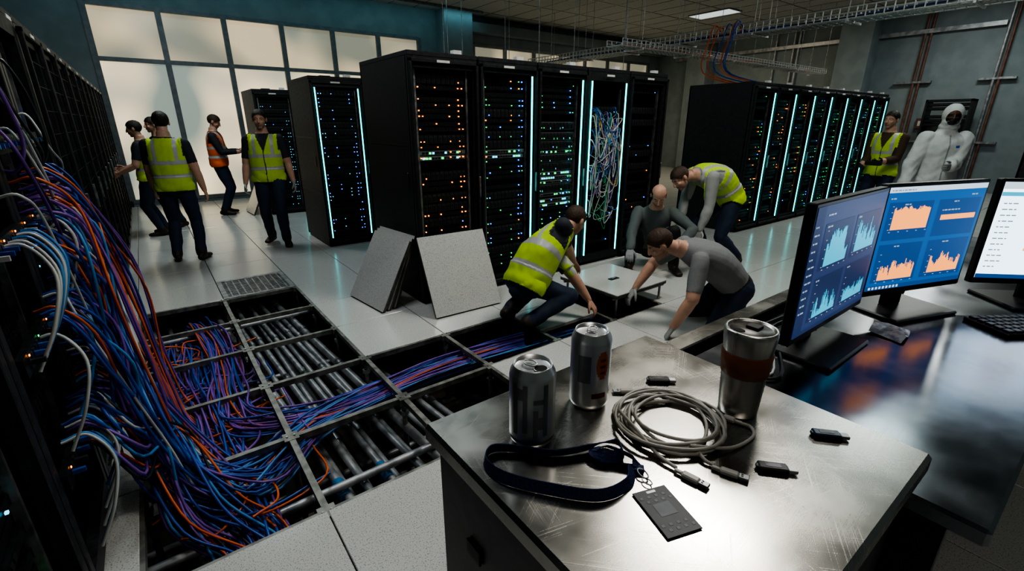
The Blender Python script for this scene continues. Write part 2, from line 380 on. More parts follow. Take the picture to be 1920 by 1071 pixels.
# ---------------- loose floor tiles ----------------
def tile(name,c,ax,ay,w,h,th=.035):
    ax=Vector(ax).normalized(); ay=Vector(ay).normalized(); n=ax.cross(ay).normalized(); ay=n.cross(ax)
    R=Matrix((ax,ay,n)).transposed().to_4x4(); R.translation=Vector(c)
    b=MB(R); b.box(0.004,0.004,0,w-.004,h-.004,th-.004,'core'); b.box(0,0,th-.004,w,h,th,'floor'); b.box(.002,.002,th-.012,w-.002,h-.002,th-.004,'steel')
    return b.build(name)
tile('floor_tile_panel',(1.83,3.60,.0),(1,-.03,0),(0.02,.30,.63),.71,.76)
for k in range(3):
    tile('floor_tile_panel',(1.44+.07*k,4.66+.02*k,0),(.12,-1,0),(.34-.04*k,.04,.62),.66,.72)
tile('floor_tile_panel',(1.45,10.9,0),(.05,-1,0),(.3,0,.62),.66,.70)
tp=tile('floor_tile_panel',(3.2,2.64,.165),(1,0.02,0),(-.02,1,0),.76,.76)
lf=MB(); 
for x,y in ((3.25,2.69),(3.9,2.69),(3.25,3.35),(3.9,3.35)): lf.cyl((x,y,-.04),(x,y,.165),.012,'steel'); lf.box(x-.03,y-.03,.158,x+.03,y+.03,.165,'frame')
for y in (2.69,3.35): lf.box(3.2,y-.01,.14,3.95,y+.01,.158,'frame')
lf.build('tile_lifting_frame')
hb=MB(); hb.box(3.5,2.98,.2,3.62,3.03,.206,'blk2'); hb.cyl((3.53,3.005,.206),(3.59,3.005,.21),.006,'steel',n=8); hb.build('tile_lifter_handle')

# ---------------- overhead trays ----------------
def tray(name,p0,p1,w,h,step=.12,r=.008):
    b=MB(); p0=Vector(p0);p1=Vector(p1); d=(p1-p0); L=d.length; d.normalize(); s=Vector((d.y,-d.x,0)); u=Vector((0,0,1))
    for a in np.linspace(-.5,.5,6): b.cyl(p0+s*a*w,p1+s*a*w,r,'wire',n=5)
    for q in (-.5,.5):
        for hh in (.5,1): b.cyl(p0+s*q*w+u*h*hh,p1+s*q*w+u*h*hh,r,'wire',n=5)
    k=int(L/step)
    for i in range(k+1):
        c=p0+d*(i*L/k); b.cyl(c-s*w/2,c+s*w/2,r,'wire',n=5)
        for q in (-.5,.5): b.cyl(c+s*q*w,c+s*q*w+u*h,r,'wire',n=5)
    for i in np.arange(.5,L,1.5):
        c=p0+d*i
        for q in (-.52,.52): b.cyl(c+s*q*w,Vector((*(c+s*q*w).xy,ZC-.012)),.005,'steel',n=6)
        a=c-s*w*.56; e_=c+s*w*.56
        b.box(min(a.x,e_.x)-.015,min(a.y,e_.y)-.015,c.z-.04,max(a.x,e_.x)+.015,max(a.y,e_.y)+.015,c.z-.01,'wire')
    return b.build(name)
tray('overhead_cable_tray',(9.5,0,3.25),(9.5,11.5,3.25),.5,.16,.12,.010)
tray('overhead_cable_tray',(6.8,6.1,2.95),(15,6.1,2.95),.35,.1)
e=empty('overhead_cables')
for col,n in (('blue',2),('orange',2),('dark',9),('white',5)):
    ps=[]
    for q in range(n):
        x=9.5+rng.uniform(-.2,.2); ps.append([(x+rng.normal(0,.02),y,3.27+rng.random()*.03) for y in np.arange(0,11.6,1.2)])
        y=6.1+rng.uniform(-.12,.12)
        if q%2==0: ps.append([(x,y+rng.normal(0,.02),2.97+rng.random()*.02) for x in np.arange(6.9,15,1.2)])
    if col!='dark':
        for q in range(3 if col!='white' else 0):
            y=5.6+rng.uniform(-.4,.2); ps.append([(9.5,y,3.3),(9.15,y-.03,3.38+rng.random()*.1),(8.95,y-.05,3.15),(8.85+rng.normal(0,.05),y-.1,2.6),(8.85,y-1.0,2.29)])
    cables('tray_'+col,ps,.011,CB[col],e)
rb=MB()
for x,y in [(5.2,9),(5.9,9.6),(6.6,9),(7.3,9.8),(8,9.1),(8.1,7),(8.3,8.3),(6.9,7.2),(6.2,7.4),(4.6,8.1)]: rb.cyl((x,y,2.35),(x,y,ZC-.012),.006,'steel',n=6)
for y in (8.1,9.3): rb.box(4.5,y,2.35,8.4,y+.04,2.38,'steel')
rb.build('hanger_rods')
wc=MB()
for y in (4.35,4.47,2.8,2.9,7.6,7.75,8.3): wc.cyl((16.9,y,.2),(16.9,y,ZC-.01),.03,'rust' if y in(4.35,4.47,2.8) else 'pipe')
for z in (2.7,1.2): wc.box(16.86,2.5,z,16.99,3.2,z+.05,'steel'); wc.box(16.86,4.1,z,16.99,4.9,z+.05,'steel')
wc.box(16.85,2.95,3.9,16.95,12,4.0,'pipe')
wc.build('wall_conduits')
jb=MB(); jb.bbox(16.9,3.95,1.55,16.99,4.2,1.82,M['rust'],.01); jb.box(16.895,4.0,1.62,16.9,4.15,1.75,'label'); jb.build('alarm_box')
M['red_p']=mat('extinguisher_red',(.35,.02,.015),.3,col2=(.42,.03,.02),scale=10)
fe=MB(); fe.lathe((16.75,3.02,0.82),[(0,0),(.075,0),(.08,.02),(.08,.36),(.06,.42),(.025,.45),(.025,.49),(0,.49)],'red_p',20); fe.box(16.72,2.98,1.3,16.85,3.06,1.34,'blk'); fe.tube(cat([(16.75,3.02,1.32),(16.7,3.12,1.28),(16.7,3.13,1.05),(16.72,3.12,.95)],5),.01,'blk'); fe.box(16.83,2.98,.9,16.995,3.06,1.2,'blk2'); fe.build('fire_extinguisher')

# ---------------- metal workbench / desk ----------------
def steel_top(name,base,c2,r1,r2,scr=.15,cs=.08):
    m=D.materials.new(name); m.use_nodes=True; nt=m.node_tree; b=nt.nodes['Principled BSDF']; b.inputs['Metallic'].default_value=1.
    tc=nt.nodes.new('ShaderNodeTexCoord'); L=nt.links
    def noise(sc,stretch,rot,det=2):
        mp=nt.nodes.new('ShaderNodeMapping'); mp.vector_type='TEXTURE'; mp.inputs['Scale'].default_value=stretch; mp.inputs['Rotation'].default_value=(0,0,rot)
        n=nt.nodes.new('ShaderNodeTexNoise'); n.inputs['Scale'].default_value=sc; n.inputs['Detail'].default_value=det
        L.new(tc.outputs['Object'],mp.inputs[0]); L.new(mp.outputs[0],n.inputs['Vector']); return n.outputs['Fac']
    def rng_(a,lo,hi,o0=0.,o1=1.):
        q=nt.nodes.new('ShaderNodeMapRange'); L.new(a,q.inputs[0]); q.inputs[1].default_value=lo; q.inputs[2].default_value=hi; q.inputs[3].default_value=o0; q.inputs[4].default_value=o1; return q.outputs[0]
    def mul(a,c):
        q=nt.nodes.new('ShaderNodeMath'); q.operation='MULTIPLY'; L.new(a,q.inputs[0]); L.new(c,q.inputs[1]); return q.outputs[0]
    def madd(a,w,c):
        q=nt.nodes.new('ShaderNodeMath'); q.operation='MULTIPLY_ADD'; L.new(a,q.inputs[0]); q.inputs[1].default_value=w; L.new(c,q.inputs[2]); return q.outputs[0]
    blot=noise(7,(1,1,1),0,7)
    tot=None
    for k,(sc,rot) in enumerate(((700,.55),(620,-.25),(760,1.35),(680,2.35))):
        line=rng_(noise(sc,(110,1,110),rot,0),.66,.74); msk=rng_(noise(9+k,(1,1,1),k*1.3,1),.50,.64)
        v=mul(line,msk); tot=v if tot is None else madd(v,1.,tot)
    grain=noise(1000,(120,1,120),.08,0)
    t=madd(tot,scr,madd(grain,.14,blot))
    L.new(rng_(t,.40,.80,r1,r2),b.inputs['Roughness'])
    rp=nt.nodes.new('ShaderNodeValToRGB'); rp.color_ramp.elements[0].color=(*base,1); rp.color_ramp.elements[1].color=(*c2,1); rp.color_ramp.elements[0].position=.34; rp.color_ramp.elements[1].position=.66
    L.new(madd(tot,cs,blot),rp.inputs[0]); L.new(rp.outputs[0],b.inputs['Base Color'])
    return m
M['top1']=steel_top('brushed_steel_top',(.29,.282,.265),(.46,.447,.42),.20,.34,.14,.10)
M['top2']=steel_top('dark_steel_desk',(.15,.16,.18),(.25,.26,.28),.15,.26,.08,.05)
wb=MB(); wb.bbox(.298,.09,1.165,.912,.655,1.2,'top1',.006)
wb.bbox(.315,.11,.0,.895,.635,1.165,'blk2',.004)
for z in (.3,.75): wb.box(.311,.13,z,.316,.62,z+.006,'void')
wb.bbox(.309,.50,1.0,.314,.54,1.03,'blk',.001)
wb.build('metal_workbench')
dk=MB(); dk.bbox(.93,.0,1.065,3.6,.62,1.1,'top2',.006)
dk.bbox(1.0,.66,1.02,4.0,.72,1.1,'top1',.004); dk.box(.95,.62,1.0,4.0,.66,1.03,'blk'); dk.box(1.0,.66,0,4.0,.72,1.02,'blk')
dk.box(.96,.05,0,1.0,.6,1.065,'blk2'); dk.box(3.5,.05,0,3.54,.6,1.065,'blk2'); dk.box(1.0,.55,.3,3.5,.58,1.065,'blk2')
dk.build('control_desk')

S={'navy':emat('screen_navy',(.03,.05,.13),1.15),'bluebg':emat('screen_blue',(.012,.09,.28),1.35),'panel':emat('screen_panel',(.02,.035,.10),1.1),'panel2':emat('screen_panel_blue',(.01,.06,.2),1.3),
 'white':emat('screen_white',(.7,.85,1),2.2),'orange':emat('chart_orange',(1,.36,.1),1.5),'cyan':emat('chart_cyan',(.05,.42,.6),1.25),'line':emat('screen_text',(.4,.5,.6),.9),'bar':emat('browser_bar',(.55,.65,.75),1.2),'grey':emat('screen_grey_text',(.25,.32,.42),1.)}
M['plast']=mat('monitor_black_plastic',(.012,.012,.013),.35,col2=(.018,.018,.02),scale=60)
def monitor(name,L,Rr,z0,z1,kind,deskz=1.1):
    L=Vector((*L,0));Rr=Vector((*Rr,0)); ax=(Rr-L); w=ax.length; ax.normalize(); ay=Vector((-ax.y,ax.x,0))
    Tm=Matrix((ax,ay,Vector((0,0,1)))).transposed().to_4x4(); Tm.translation=L
    b=MB(Tm); h=z1-z0
    b.bbox(0,0,z0,w,.025,z1,'plast',.003); b.bbox(w*.2,.025,z0+.06,w*.8,.05,z1-.06,'plast',.008)
    b.bbox(w/2-.04,.045,deskz+.01,w/2+.04,.065,z0+.2,'plast',.004); b.bbox(w/2-.14,-.07,deskz,w/2+.14,.13,deskz+.012,'plast',.004)
    x0,x1,a,c=.010,w-.010,z0+.020,z1-.010
    sw=x1-x0; sh=c-a
    def q(u0,v0,u1,v1,m,k=1):
        y=-.0006*k; b.add([(x0+u0*sw,y,a+v0*sh),(x0+u1*sw,y,a+v0*sh),(x0+u1*sw,y,a+v1*sh),(x0+u0*sw,y,a+v1*sh)],[(0,1,2,3)],S[m])
    def chart(u0,v0,u1,v1,m,seed,base=.5,amp=.5,n=46,tail=None):
        R=random.Random(seed); val=base
        for i in range(n):
            val=min(1,max(.12,val+R.uniform(-.16,.16)*amp*2+(base-val)*.25)); k=val+R.uniform(-.06,.06)
            if tail and i/n>tail: k*=.45
            q(u0+(u1-u0)*i/n,v0,u0+(u1-u0)*(i+1)/n,v0+(v1-v0)*max(.05,min(1,k)),m,3)
        for i in range(5): q(u0-.025,v0+(v1-v0)*i/4,u0-.01,v0+(v1-v0)*i/4+.006,'line',3); q(u0+(u1-u0)*i/4-.008,v0-.025,u0+(u1-u0)*i/4+.008,v0-.018,'line',3)
    def txt(u,v,n,m='line',sz=.012):
        R=random.Random(int(u*997+v*131))
        uu=u
        for i in range(n):
            l=R.uniform(.012,.035); q(uu,v,uu+l,v+sz,m,3); uu+=l+.008
    if kind==1:
        q(0,0,1,1,'navy'); q(.0,.0,.1,1,'panel',2)
        for i in range(12): txt(.012,.85-i*.06,2)
        txt(.14,.92,3)
        for (u,v) in ((.14,.5),(.57,.5),(.14,.08),(.57,.08)): q(u,v,u+.39,v+.36,'panel',2); txt(u+.02,v+.33,2)
        chart(.2,.52,.5,.8,'cyan',3,.75,.6,40,.82); chart(.62,.54,.93,.84,'cyan',5,.6,.7)
        chart(.2,.1,.5,.38,'cyan',8,.55,.9); chart(.62,.1,.93,.32,'cyan',9,.55,.5)
        q(.0,0,1,.03,'panel',4)
    if kind==2:
        q(0,0,1,1,'bluebg'); q(0,.95,1,1,'bar',2); txt(.02,.965,8,'grey'); q(0,.0,1,.045,'panel2',2)
        for i in range(9): q(.03+i*.035,.01,.05+i*.035,.035,'bar',3)
        txt(.03,.89,2); txt(.85,.89,2)
        for (u,v,t) in ((.03,.5,.36),(.53,.5,.36),(.03,.08,.38),(.53,.08,.38)): q(u,v,u+.44,v+t,'panel2',2); txt(u+.15,v+t-.03,2)
        chart(.09,.60,.45,.82,'orange',13,.92,.15); chart(.09,.1,.44,.36,'orange',14,.55,.6); chart(.6,.12,.93,.36,'orange',19,.65,.5)
        q(.58,.66,.95,.71,'orange',3); txt(.58,.75,6); 
    if kind==3:
        q(0,0,1,1,'white'); q(0,.93,1,1,'bar',2); q(0,.86,1,.90,'cyan',2); q(0,0,1,.045,'panel2',2); 
        for i in range(12): txt(.03,.78-i*.06,3,'grey')
        for i,v in enumerate((.7,.62,.5,.42,.3)): q(.25,v,.5,v+.03,'orange' if i%2==0 else 'cyan',3); txt(.55,v,5,'grey')
    return b.build(name)
monitor('monitor',(1.17,.425),(1.66,.43),1.175,1.53,1)
monitor('monitor',(1.72,.45),(2.15,.30),1.175,1.53,2)
monitor('monitor',(2.20,.28),(2.56,-.06),1.175,1.53,3)
kb=MB(Matrix.Translation((2.12,.07,1.1))@Matrix.Rotation(-.6,4,'Z'))
kb.bbox(-.2,-.07,0,.2,.07,.014,'plast',.003)
for r in range(5):
    for c in range(15): kb.bbox(-.192+c*.0257,-.062+r*.0255,.013,-.17+c*.0257,-.04+r*.0255,.02,'blk',.002)
kb.build('keyboard')
e=empty('desk_cables')
ps=[[(1.4,.5,1.11),(1.45,.58,1.105),(1.7,.55,1.106),(1.95,.5,1.106),(2.3,.56,1.106),(2.6,.5,1.106)],[(1.35,.5,1.12),(1.2,.56,1.106),(1.1,.5,1.106),(1.15,.42,1.106),(1.4,.55,1.106)],[(1.5,.48,1.11),(1.8,.57,1.106),(2.1,.44,1.106),(2.4,.5,1.106)],[(1.12,.55,1.106),(1.3,.6,1.11),(1.6,.59,1.11),(1.9,.6,1.106)]]
cables('monitor_cords',ps,.004,CB['dark'],e); cables('grey_cords',[[(a,b+.02,c) for a,b,c in p] for p in ps[:2]],.003,CB['white'],e)
M['bag']=mat('clear_plastic_bag',(.5,.52,.55),.15,col2=(.2,.22,.24),scale=40,bump=.6)
bg=MB(); bg.add([(1.62+.02*random.random()+i*.025,.30+j*.03+.01*random.random(),1.102+random.random()*.014) for j in range(4) for i in range(5)],[(j*5+i,j*5+i+1,j*5+i+6,j*5+i+5) for j in range(3) for i in range(4)],'bag'); bg.build('plastic_bag')
hs=MB(); 
pts=[(1.02+.06*math.cos(a),.46+.02*math.sin(a),1.13+.075*math.sin(a)) for a in np.linspace(0,math.pi,14)]
hs.tube(pts,.008,'plast')
for x in (.96,1.08): hs.lathe((x,.46,1.1),[(0,0),(.028,0),(.034,.015),(.034,.035),(.026,.048),(0,.048)],'plast',18)
hs.build('headset')

# ---------------- items on bench ----------------
ZT=1.2
M['alu']=mat('can_aluminium',(.56,.57,.58),.30,.92,col2=(.66,.66,.67),scale=8,rough2=.38)
M['cang']=mat('can_print_grey',(.20,.205,.21),.4,.8,col2=(.26,.26,.27),scale=12)
M['cano']=mat('can_print_orange',(.42,.13,.04),.4,.6,col2=(.47,.16,.05),scale=12)
M['canr']=mat('can_print_dark_red',(.15,.03,.02),.35,.6,col2=(.2,.04,.03),scale=12)
def patch(b,c,r,a0,a1,z0,z1,m,n=8):
    vs=[];fs=[]
    for i in range(n+1):
        a=a0+(a1-a0)*i/n; vs+= [(c[0]+r*math.cos(a),c[1]+r*math.sin(a),z0),(c[0]+r*math.cos(a),c[1]+r*math.sin(a),z1)]
    for i in range(n): fs.append((2*i,2*i+2,2*i+3,2*i+1))
    b.add(vs,fs,m,True)
def can(name,c,r,h,kind,rot):
    b=MB(); x,y=c; cc=(x,y,ZT)
    b.lathe(cc,[(0,.006),(r*.66,.004),(r*.74,0),(r*.8,.001),(r*.97,.010),(r,.016),(r,h-.018),(r*.96,h-.011),(r*.84,h-.003),(r*.83,h),(r*.80,h),(r*.78,h-.006),(r*.74,h-.0065),(0,h-.005)],'alu')
    R=Matrix.Translation((x,y,ZT+h-.005))@Matrix.Rotation(rot,4,'Z'); k=r/.033
    tabpts=[R@Vector((k*(.004+.0105*math.cos(a)),k*.0075*math.sin(a),.0035)) for a in np.linspace(0,2*math.pi,20)]
    b.tube(tabpts,.0014*k,'alu',6); b.cyl(R@Vector((0,0,0)),R@Vector((0,0,.004)),.003*k,'alu')
    mp=[R@Vector((k*(-.014+.009*math.cos(a)),k*.010*math.sin(a),.0006)) for a in np.linspace(0,2*math.pi,21)[:-1]]
    b.add(mp,[tuple(range(20))],'void' if kind==1 else 'cang'); b.tube(mp+[mp[0]],.0008,'alu',5)
    f=math.atan2(-y,-x); rr=r+.0004
    if kind==1:
        for d0,d1,z0,z1 in ((-.9,-.68,.2,.85),(-.4,-.2,.25,.85),(.05,.26,.2,.55),(.5,.7,.2,.85),(-.68,-.4,.66,.8),(.26,.5,.3,.45),(.05,.7,.62,.68)): patch(b,(x,y),rr,f+d0,f+d1,ZT+h*z0,ZT+h*z1,'cang')
        patch(b,(x,y),rr,f-1.3,f+1.3,ZT+h*.1,ZT+h*.13,'cang',20)
    else:
        for i in range(9):
            z=i/9; wv=.33*math.sqrt(max(0,1-(2*z-.9)**2)); patch(b,(x,y),rr,f+.65-wv,f+.65+wv,ZT+h*(.45+.35*z),ZT+h*(.45+.35*(z+1/9)),'cano')
        for z in (.52,.6,.68): patch(b,(x,y),rr+.0004,f+.5,f+.82,ZT+h*z,ZT+h*(z+.03),'canr')
        patch(b,(x,y),rr,f-.6,f+.05,ZT+h*.4,ZT+h*.75,'cang'); patch(b,(x,y),rr+.0004,f+.15,f+.9,ZT+h*.2,ZT+h*.26,'canr')
    return b.build(name)
can('soda_can',(.424,.508),.0375,.142,1,1.8); can('soda_can',(.577,.527),.0365,.152,2,.6)
M['mug']=mat('brushed_steel_mug',(.42,.41,.39),.25,1.,col2=(.54,.52,.49),scale=60,stretch=(1,1,.05),rough2=.38)
M['grip']=mat('rust_brown_grip',(.17,.05,.022),.5,col2=(.21,.065,.03),scale=14)
mg=MB(); c=(.778,.344,ZT)
mg.lathe(c,[(0,.0),(.030,0),(.033,.003),(.034,.02),(.0375,.08)],'mug'); mg.lathe(c,[(.0378,.08),(.0395,.082),(.0425,.122),(.0408,.124)],'grip'); mg.lathe(c,[(.0405,.124),(.0435,.156),(.0435,.162),(.042,.166),(.038,.166),(.036,.160),(.0,.158)],'mug')
mg.lathe(c,[(.0375,.1605),(.034,.1635),(0,.1635)],'plast'); mg.add([(c[0]-.022+.014*math.cos(a)*.5,c[1]+.01+.010*math.sin(a),ZT+.1642) for a in np.linspace(0,2*math.pi,17)[:-1]],[tuple(range(16))],'void')
mg.bbox(c[0]-.002,c[1]-.012,ZT+.163,c[0]+.018,c[1]+.01,ZT+.168,'plast',.001); mg.build('travel_mug')

M['usbc']=mat('beige_cable',(.36,.34,.31),.42,col2=(.44,.42,.39),scale=8)
def plug(b,c,ang,m='usbc',L=.026):
    R=Matrix.Translation((c[0],c[1],ZT))@Matrix.Rotation(ang,4,'Z')
    b.bbox(-L,-.0062,.0005,0,.0062,.0085,m,.002,R); b.bbox(0,-.0055,.002,.014,.0055,.0072,'steel',.0008,R); b.bbox(-L-.012,-.003,.002,-L,.003,.007,m,.001,R)
    b.box(.003,-.003,.0073,.006,-.001,.0075,'void',R); b.box(.003,.001,.0073,.006,.003,.0075,'void',R)
cc=MB(); turns=8; pts=[]
for i in range(turns*28+1):
    a=i/28*2*math.pi; k=i/28; rr=.078+.011*math.sin(k*2.4)+.004*math.sin(a*3+k)
    pts.append((.642+.009*math.sin(k*1.9)+rr*math.cos(a+2.4),.392+.008*math.cos(k*2.3)+rr*math.sin(a+2.4),ZT+.0035+.0018*k+.0018*math.sin(a*2+k*2)))
st=cat([(.680,.488,ZT+.005),(.705,.465,ZT+.004),(.70,.43,ZT+.006),(.64,.46,ZT+.006),(.60,.455,ZT+.004),pts[0]],8)
en=cat([pts[-1],(.565,.40,ZT+.014),(.55,.35,ZT+.008),(.55,.315,ZT+.005)],8)
cc.tube([tuple(p) for p in st]+pts[1:]+[tuple(p) for p in en],.0029,'usbc',8)
plug(cc,(.650,.512),2.5); plug(cc,(.552,.278),-1.4)
p2=cat([(.60,.325,ZT+.016),(.66,.29,ZT+.006),(.72,.285,ZT+.003),(.742,.30,ZT+.004),(.738,.318,ZT+.004)],8); cc.tube(p2,.0029,'usbc'); plug(cc,(.732,.345),1.8,L=.02)
p3=cat([(.61,.325,ZT+.013),(.60,.30,ZT+.006),(.603,.285,ZT+.004)],8); cc.tube(p3,.0029,'usbc'); plug(cc,(.61,.25),-1.2)
cc.build('coiled_usb_cable')
def usb(name,c,ang,m):
    b=MB(); R=Matrix.Translation((c[0],c[1],ZT))@Matrix.Rotation(ang,4,'Z')
    b.bbox(-.028,-.009,.0005,.014,.009,.010,m,.002,R); b.bbox(.014,-.006,.002,.027,.006,.008,'steel',.0008,R); b.box(-.018,-.004,.0101,.004,.004,.0104,'bay',R); b.bbox(-.031,-.004,.003,-.027,.004,.008,'bay',.001,R)
    return b.build(name)
M['usbblue']=mat('navy_plastic',(.01,.02,.06),.3,col2=(.015,.03,.08),scale=20)
usb('usb_flash_drive',(.75,.488),-.7,'plast'); usb('usb_flash_drive',(.8266,.2077),-.85,'usbblue'); usb('usb_flash_drive',(.672,.2227),-.85,'plast')
M['lan']=mat('navy_woven_strap',(.010,.020,.085),.7,col2=(.018,.035,.125),scale=300,bump=.3)
lb=MB()
def ribbon(pts,tw,w=.0185,th=.0016):
    q=cat(pts,8); t=np.interp(np.linspace(0,len(tw)-1,len(q)),range(len(tw)),tw); vs=[];fs=[]
    for i,p in enumerate(q):
        d=q[min(i+1,len(q)-1)]-q[max(i-1,0)]; d=Vector(d).normalized(); s=Vector((d.y,-d.x,0)).normalized(); u=s.cross(d)
        if u.z<0:u=-u
        a=t[i]; ww=s*math.cos(a)+u*math.sin(a); n=ww.cross(d); z0=abs(math.sin(a))*w/2+.0012; c=Vector(p)+Vector((0,0,z0))
        vs+=[c-ww*w/2-n*th/2,c+ww*w/2-n*th/2,c+ww*w/2+n*th/2,c-ww*w/2+n*th/2]
    for i in range(len(q)-1):
        for k in range(4): fs.append((i*4+k,i*4+(k+1)%4,i*4+4+(k+1)%4,i*4+4+k))
    lb.add(vs,fs,'lan',False)
ribbon([(.492,.352,ZT),(.46,.335,ZT),(.41,.345,ZT),(.36,.40,ZT),(.325,.455,ZT),(.322,.495,ZT),(.345,.515,ZT),(.372,.500,ZT),(.42,.450,ZT),(.47,.425,ZT+.002),(.50,.42,ZT+.004)],[.9,1.2,1.35,1.3,1.2,1.4,1.4,1.3,1.2,1.2,.6])
ribbon([(.50,.42,ZT+.004),(.515,.40,ZT+.006),(.50,.38,ZT+.004),(.475,.39,ZT+.006),(.47,.41,ZT+.01),(.49,.40,ZT+.012),(.508,.365,ZT+.004),(.503,.35,ZT+.002)],[.6,1.2,1.3,.9,.4,.8,1.0,.4])
lb.box(-.012,-.006,0,.012,.006,.006,'lan',Matrix.Translation((.50,.352,ZT+.002))@Matrix.Rotation(-.8,4,'Z'))
ring=[(.499+.006*math.cos(a),.338+.009*math.sin(a),ZT+.006+.002*math.sin(a)) for a in np.linspace(0,2*math.pi,18)]; lb.tube(ring,.0012,'steel',6)
ring=[(.4925+.005*math.cos(a),.325+.008*math.sin(a),ZT+.004) for a in np.linspace(0,2*math.pi,18)]; lb.tube(ring,.001,'steel',6)
M['card']=mat('badge_navy',(.012,.018,.032),.45,col2=(.018,.026,.04),scale=30); M['card2']=mat('badge_print',(.06,.075,.10),.45,col2=(.08,.095,.12),scale=30)
O=Vector((.457,.3235,ZT+.001)); ax=(Vector((.508,.307,0))-Vector((.457,.3235,0))).normalized(); ay=Vector((ax.y,-ax.x,0))
Rm=Matrix((ax,ay,Vector((0,0,-1)))).transposed().to_4x4(); Rm.translation=O+Vector((0,0,.002))
lb.bbox(0,0,0,.054,.082,.002,'card',.0006,Rm)
lb.box(.02,.004,-.0003,.034,.008,-.0001,'steel',Rm); lb.box(.014,.028,-.0003,.04,.050,-.0001,'card2',Rm)
for r in range(8):
    for c_ in range(8):
        if (r<2 or r>5) and (r+c_)%2==0: lb.box(.004+c_*.0059,.012+r*.0082,-.0003,.0085+c_*.0059,.0165+r*.0082,-.0001,'card2',Rm)
lb.build('lanyard_with_badge')

# ---------------- people ----------------
def loftg(pts,A,B,side,n=18,sub=3,cap=True):
    P=cat([tuple(p) for p in pts],sub); A=cat([[a] for a in A],sub)[:,0]; B=cat([[a] for a in B],sub)[:,0]; k=len(P)
    vs=[];fs=[]; side=Vector(side)
    info=[]
    for i in range(k):
        t=Vector(P[min(i+1,k-1)]-P[max(i-1,0)]).normalized(); s=(side-t*side.dot(t))
        if s.length<1e-3: s=t.orthogonal()
        s.normalize(); info.append((Vector(P[i]),t,s,t.cross(s),A[i],B[i]))
    seq=[]
    if cap:
        p,t,s,b,a,c=info[0]; m=min(a,c)
        for q in (.97,.8,.45): seq.append((p-t*q*m,s,b,a*math.sqrt(1-q*q),c*math.sqrt(1-q*q)))
    for p,t,s,b,a,c in info: seq.append((p,s,b,a,c))
    if cap:
        p,t,s,b,a,c=info[-1]; m=min(a,c)
        for q in (.45,.8,.97): seq.append((p+t*q*m,s,b,a*math.sqrt(1-q*q),c*math.sqrt(1-q*q)))
    for p,s,b,a,c in seq:
        for j in range(n):
            an=2*math.pi*j/n; vs.append(tuple(p+s*a*math.cos(an)+b*c*math.sin(an)))
    K=len(seq)
    for i in range(K-1):
        for j in range(n): fs.append((i*n+j,i*n+(j+1)%n,(i+1)*n+(j+1)%n,(i+1)*n+j))
    fs.append(tuple(range(n))[::-1]); fs.append(tuple(range((K-1)*n,K*n)))
    return vs,fs
def ell(c,r,ax,n=14):
    c=Vector(c); vs=[];fs=[]
    for i in range(1,n):
        th=math.pi*i/n
        for j in range(2*n):
            ph=math.pi*j/n; l=(r[0]*math.sin(th)*math.cos(ph),r[1]*math.cos(th),r[2]*math.sin(th)*math.sin(ph)); vs.append(tuple(c+ax[0]*l[0]+ax[1]*l[1]+ax[2]*l[2]))
    m=2*n
    for i in range(n-2):
        for j in range(m): fs.append((i*m+j,i*m+(j+1)%m,(i+1)*m+(j+1)%m,(i+1)*m+j))
    fs.append(tuple(range(m))); fs.append(tuple(range((n-2)*m,(n-1)*m))[::-1])
    return vs,fs
def remesh(parts,vox,smooth):
    vs=[];fs=[]
    for v,f in parts:
        o=len(vs); vs+=v; fs+=[tuple(o+i for i in q) for q in f]
    me=D.meshes.new('tmp'); me.from_pydata(vs,[],fs); ob=D.objects.new('tmp',me); C.collection.objects.link(ob)
    m=ob.modifiers.new('r','REMESH'); m.mode='VOXEL'; m.voxel_size=vox; m.adaptivity=0
    s=ob.modifiers.new('s','SMOOTH'); s.iterations=smooth; s.factor=.5
    ev=ob.evaluated_get(C.evaluated_depsgraph_get()); em=ev.to_mesh()
    n=len(em.vertices); co=np.empty(n*3); em.vertices.foreach_get('co',co); no=np.empty(n*3); em.vertices.foreach_get('normal',no)
    F=[tuple(p.vertices) for p in em.polygons]
    ev.to_mesh_clear(); D.objects.remove(ob); D.meshes.remove(me)
    return co.reshape(-1,3),no.reshape(-1,3),F
def fcent(co,F): 
    return np.array([co[list(f)].mean(0) for f in F])
def wob(p,f,seed):
    r=np.random.default_rng(seed); o=np.zeros(len(p))
    for i in range(7):
        d=r.normal(size=3); d/=np.linalg.norm(d); o+=np.sin(p@d*f*r.uniform(.6,1.6)+r.random()*6+1.5*np.sin(p@r.normal(size=3)*f*.3))
    return o/4
PM={}
def pmat(key,c,c2=None,rough=.8,scale=160,bump=.05,**k):
    if key not in PM: PM[key]=mat(key,c,rough,col2=c2 or tuple(x*1.15 for x in c),scale=scale,bump=bump,**k)
    return PM[key]
HIV=pmat('hi_vis_yellow',(.42,.62,.02),(.46,.67,.025)); HIO=pmat('hi_vis_orange',(.75,.13,.02)); REF=pmat('reflective_tape',(.36,.37,.36),rough=.4)
JEAN=pmat('dark_denim',(.016,.026,.056),scale=220); SHOE=pmat('work_boot',(.03,.02,.015),rough=.55); HAIR=pmat('dark_hair',(.016,.011,.008),rough=.55,scale=150,bump=.6)
HAIRB=pmat('brown_hair',(.045,.022,.012),rough=.55,scale=150,bump=.6)
SK1=pmat('skin_light',(.47,.275,.20),(.52,.31,.225),rough=.5,scale=15,bump=.03); SK2=pmat('skin_dark',(.1,.045,.025),(.12,.055,.03),rough=.5,scale=15,bump=.03)
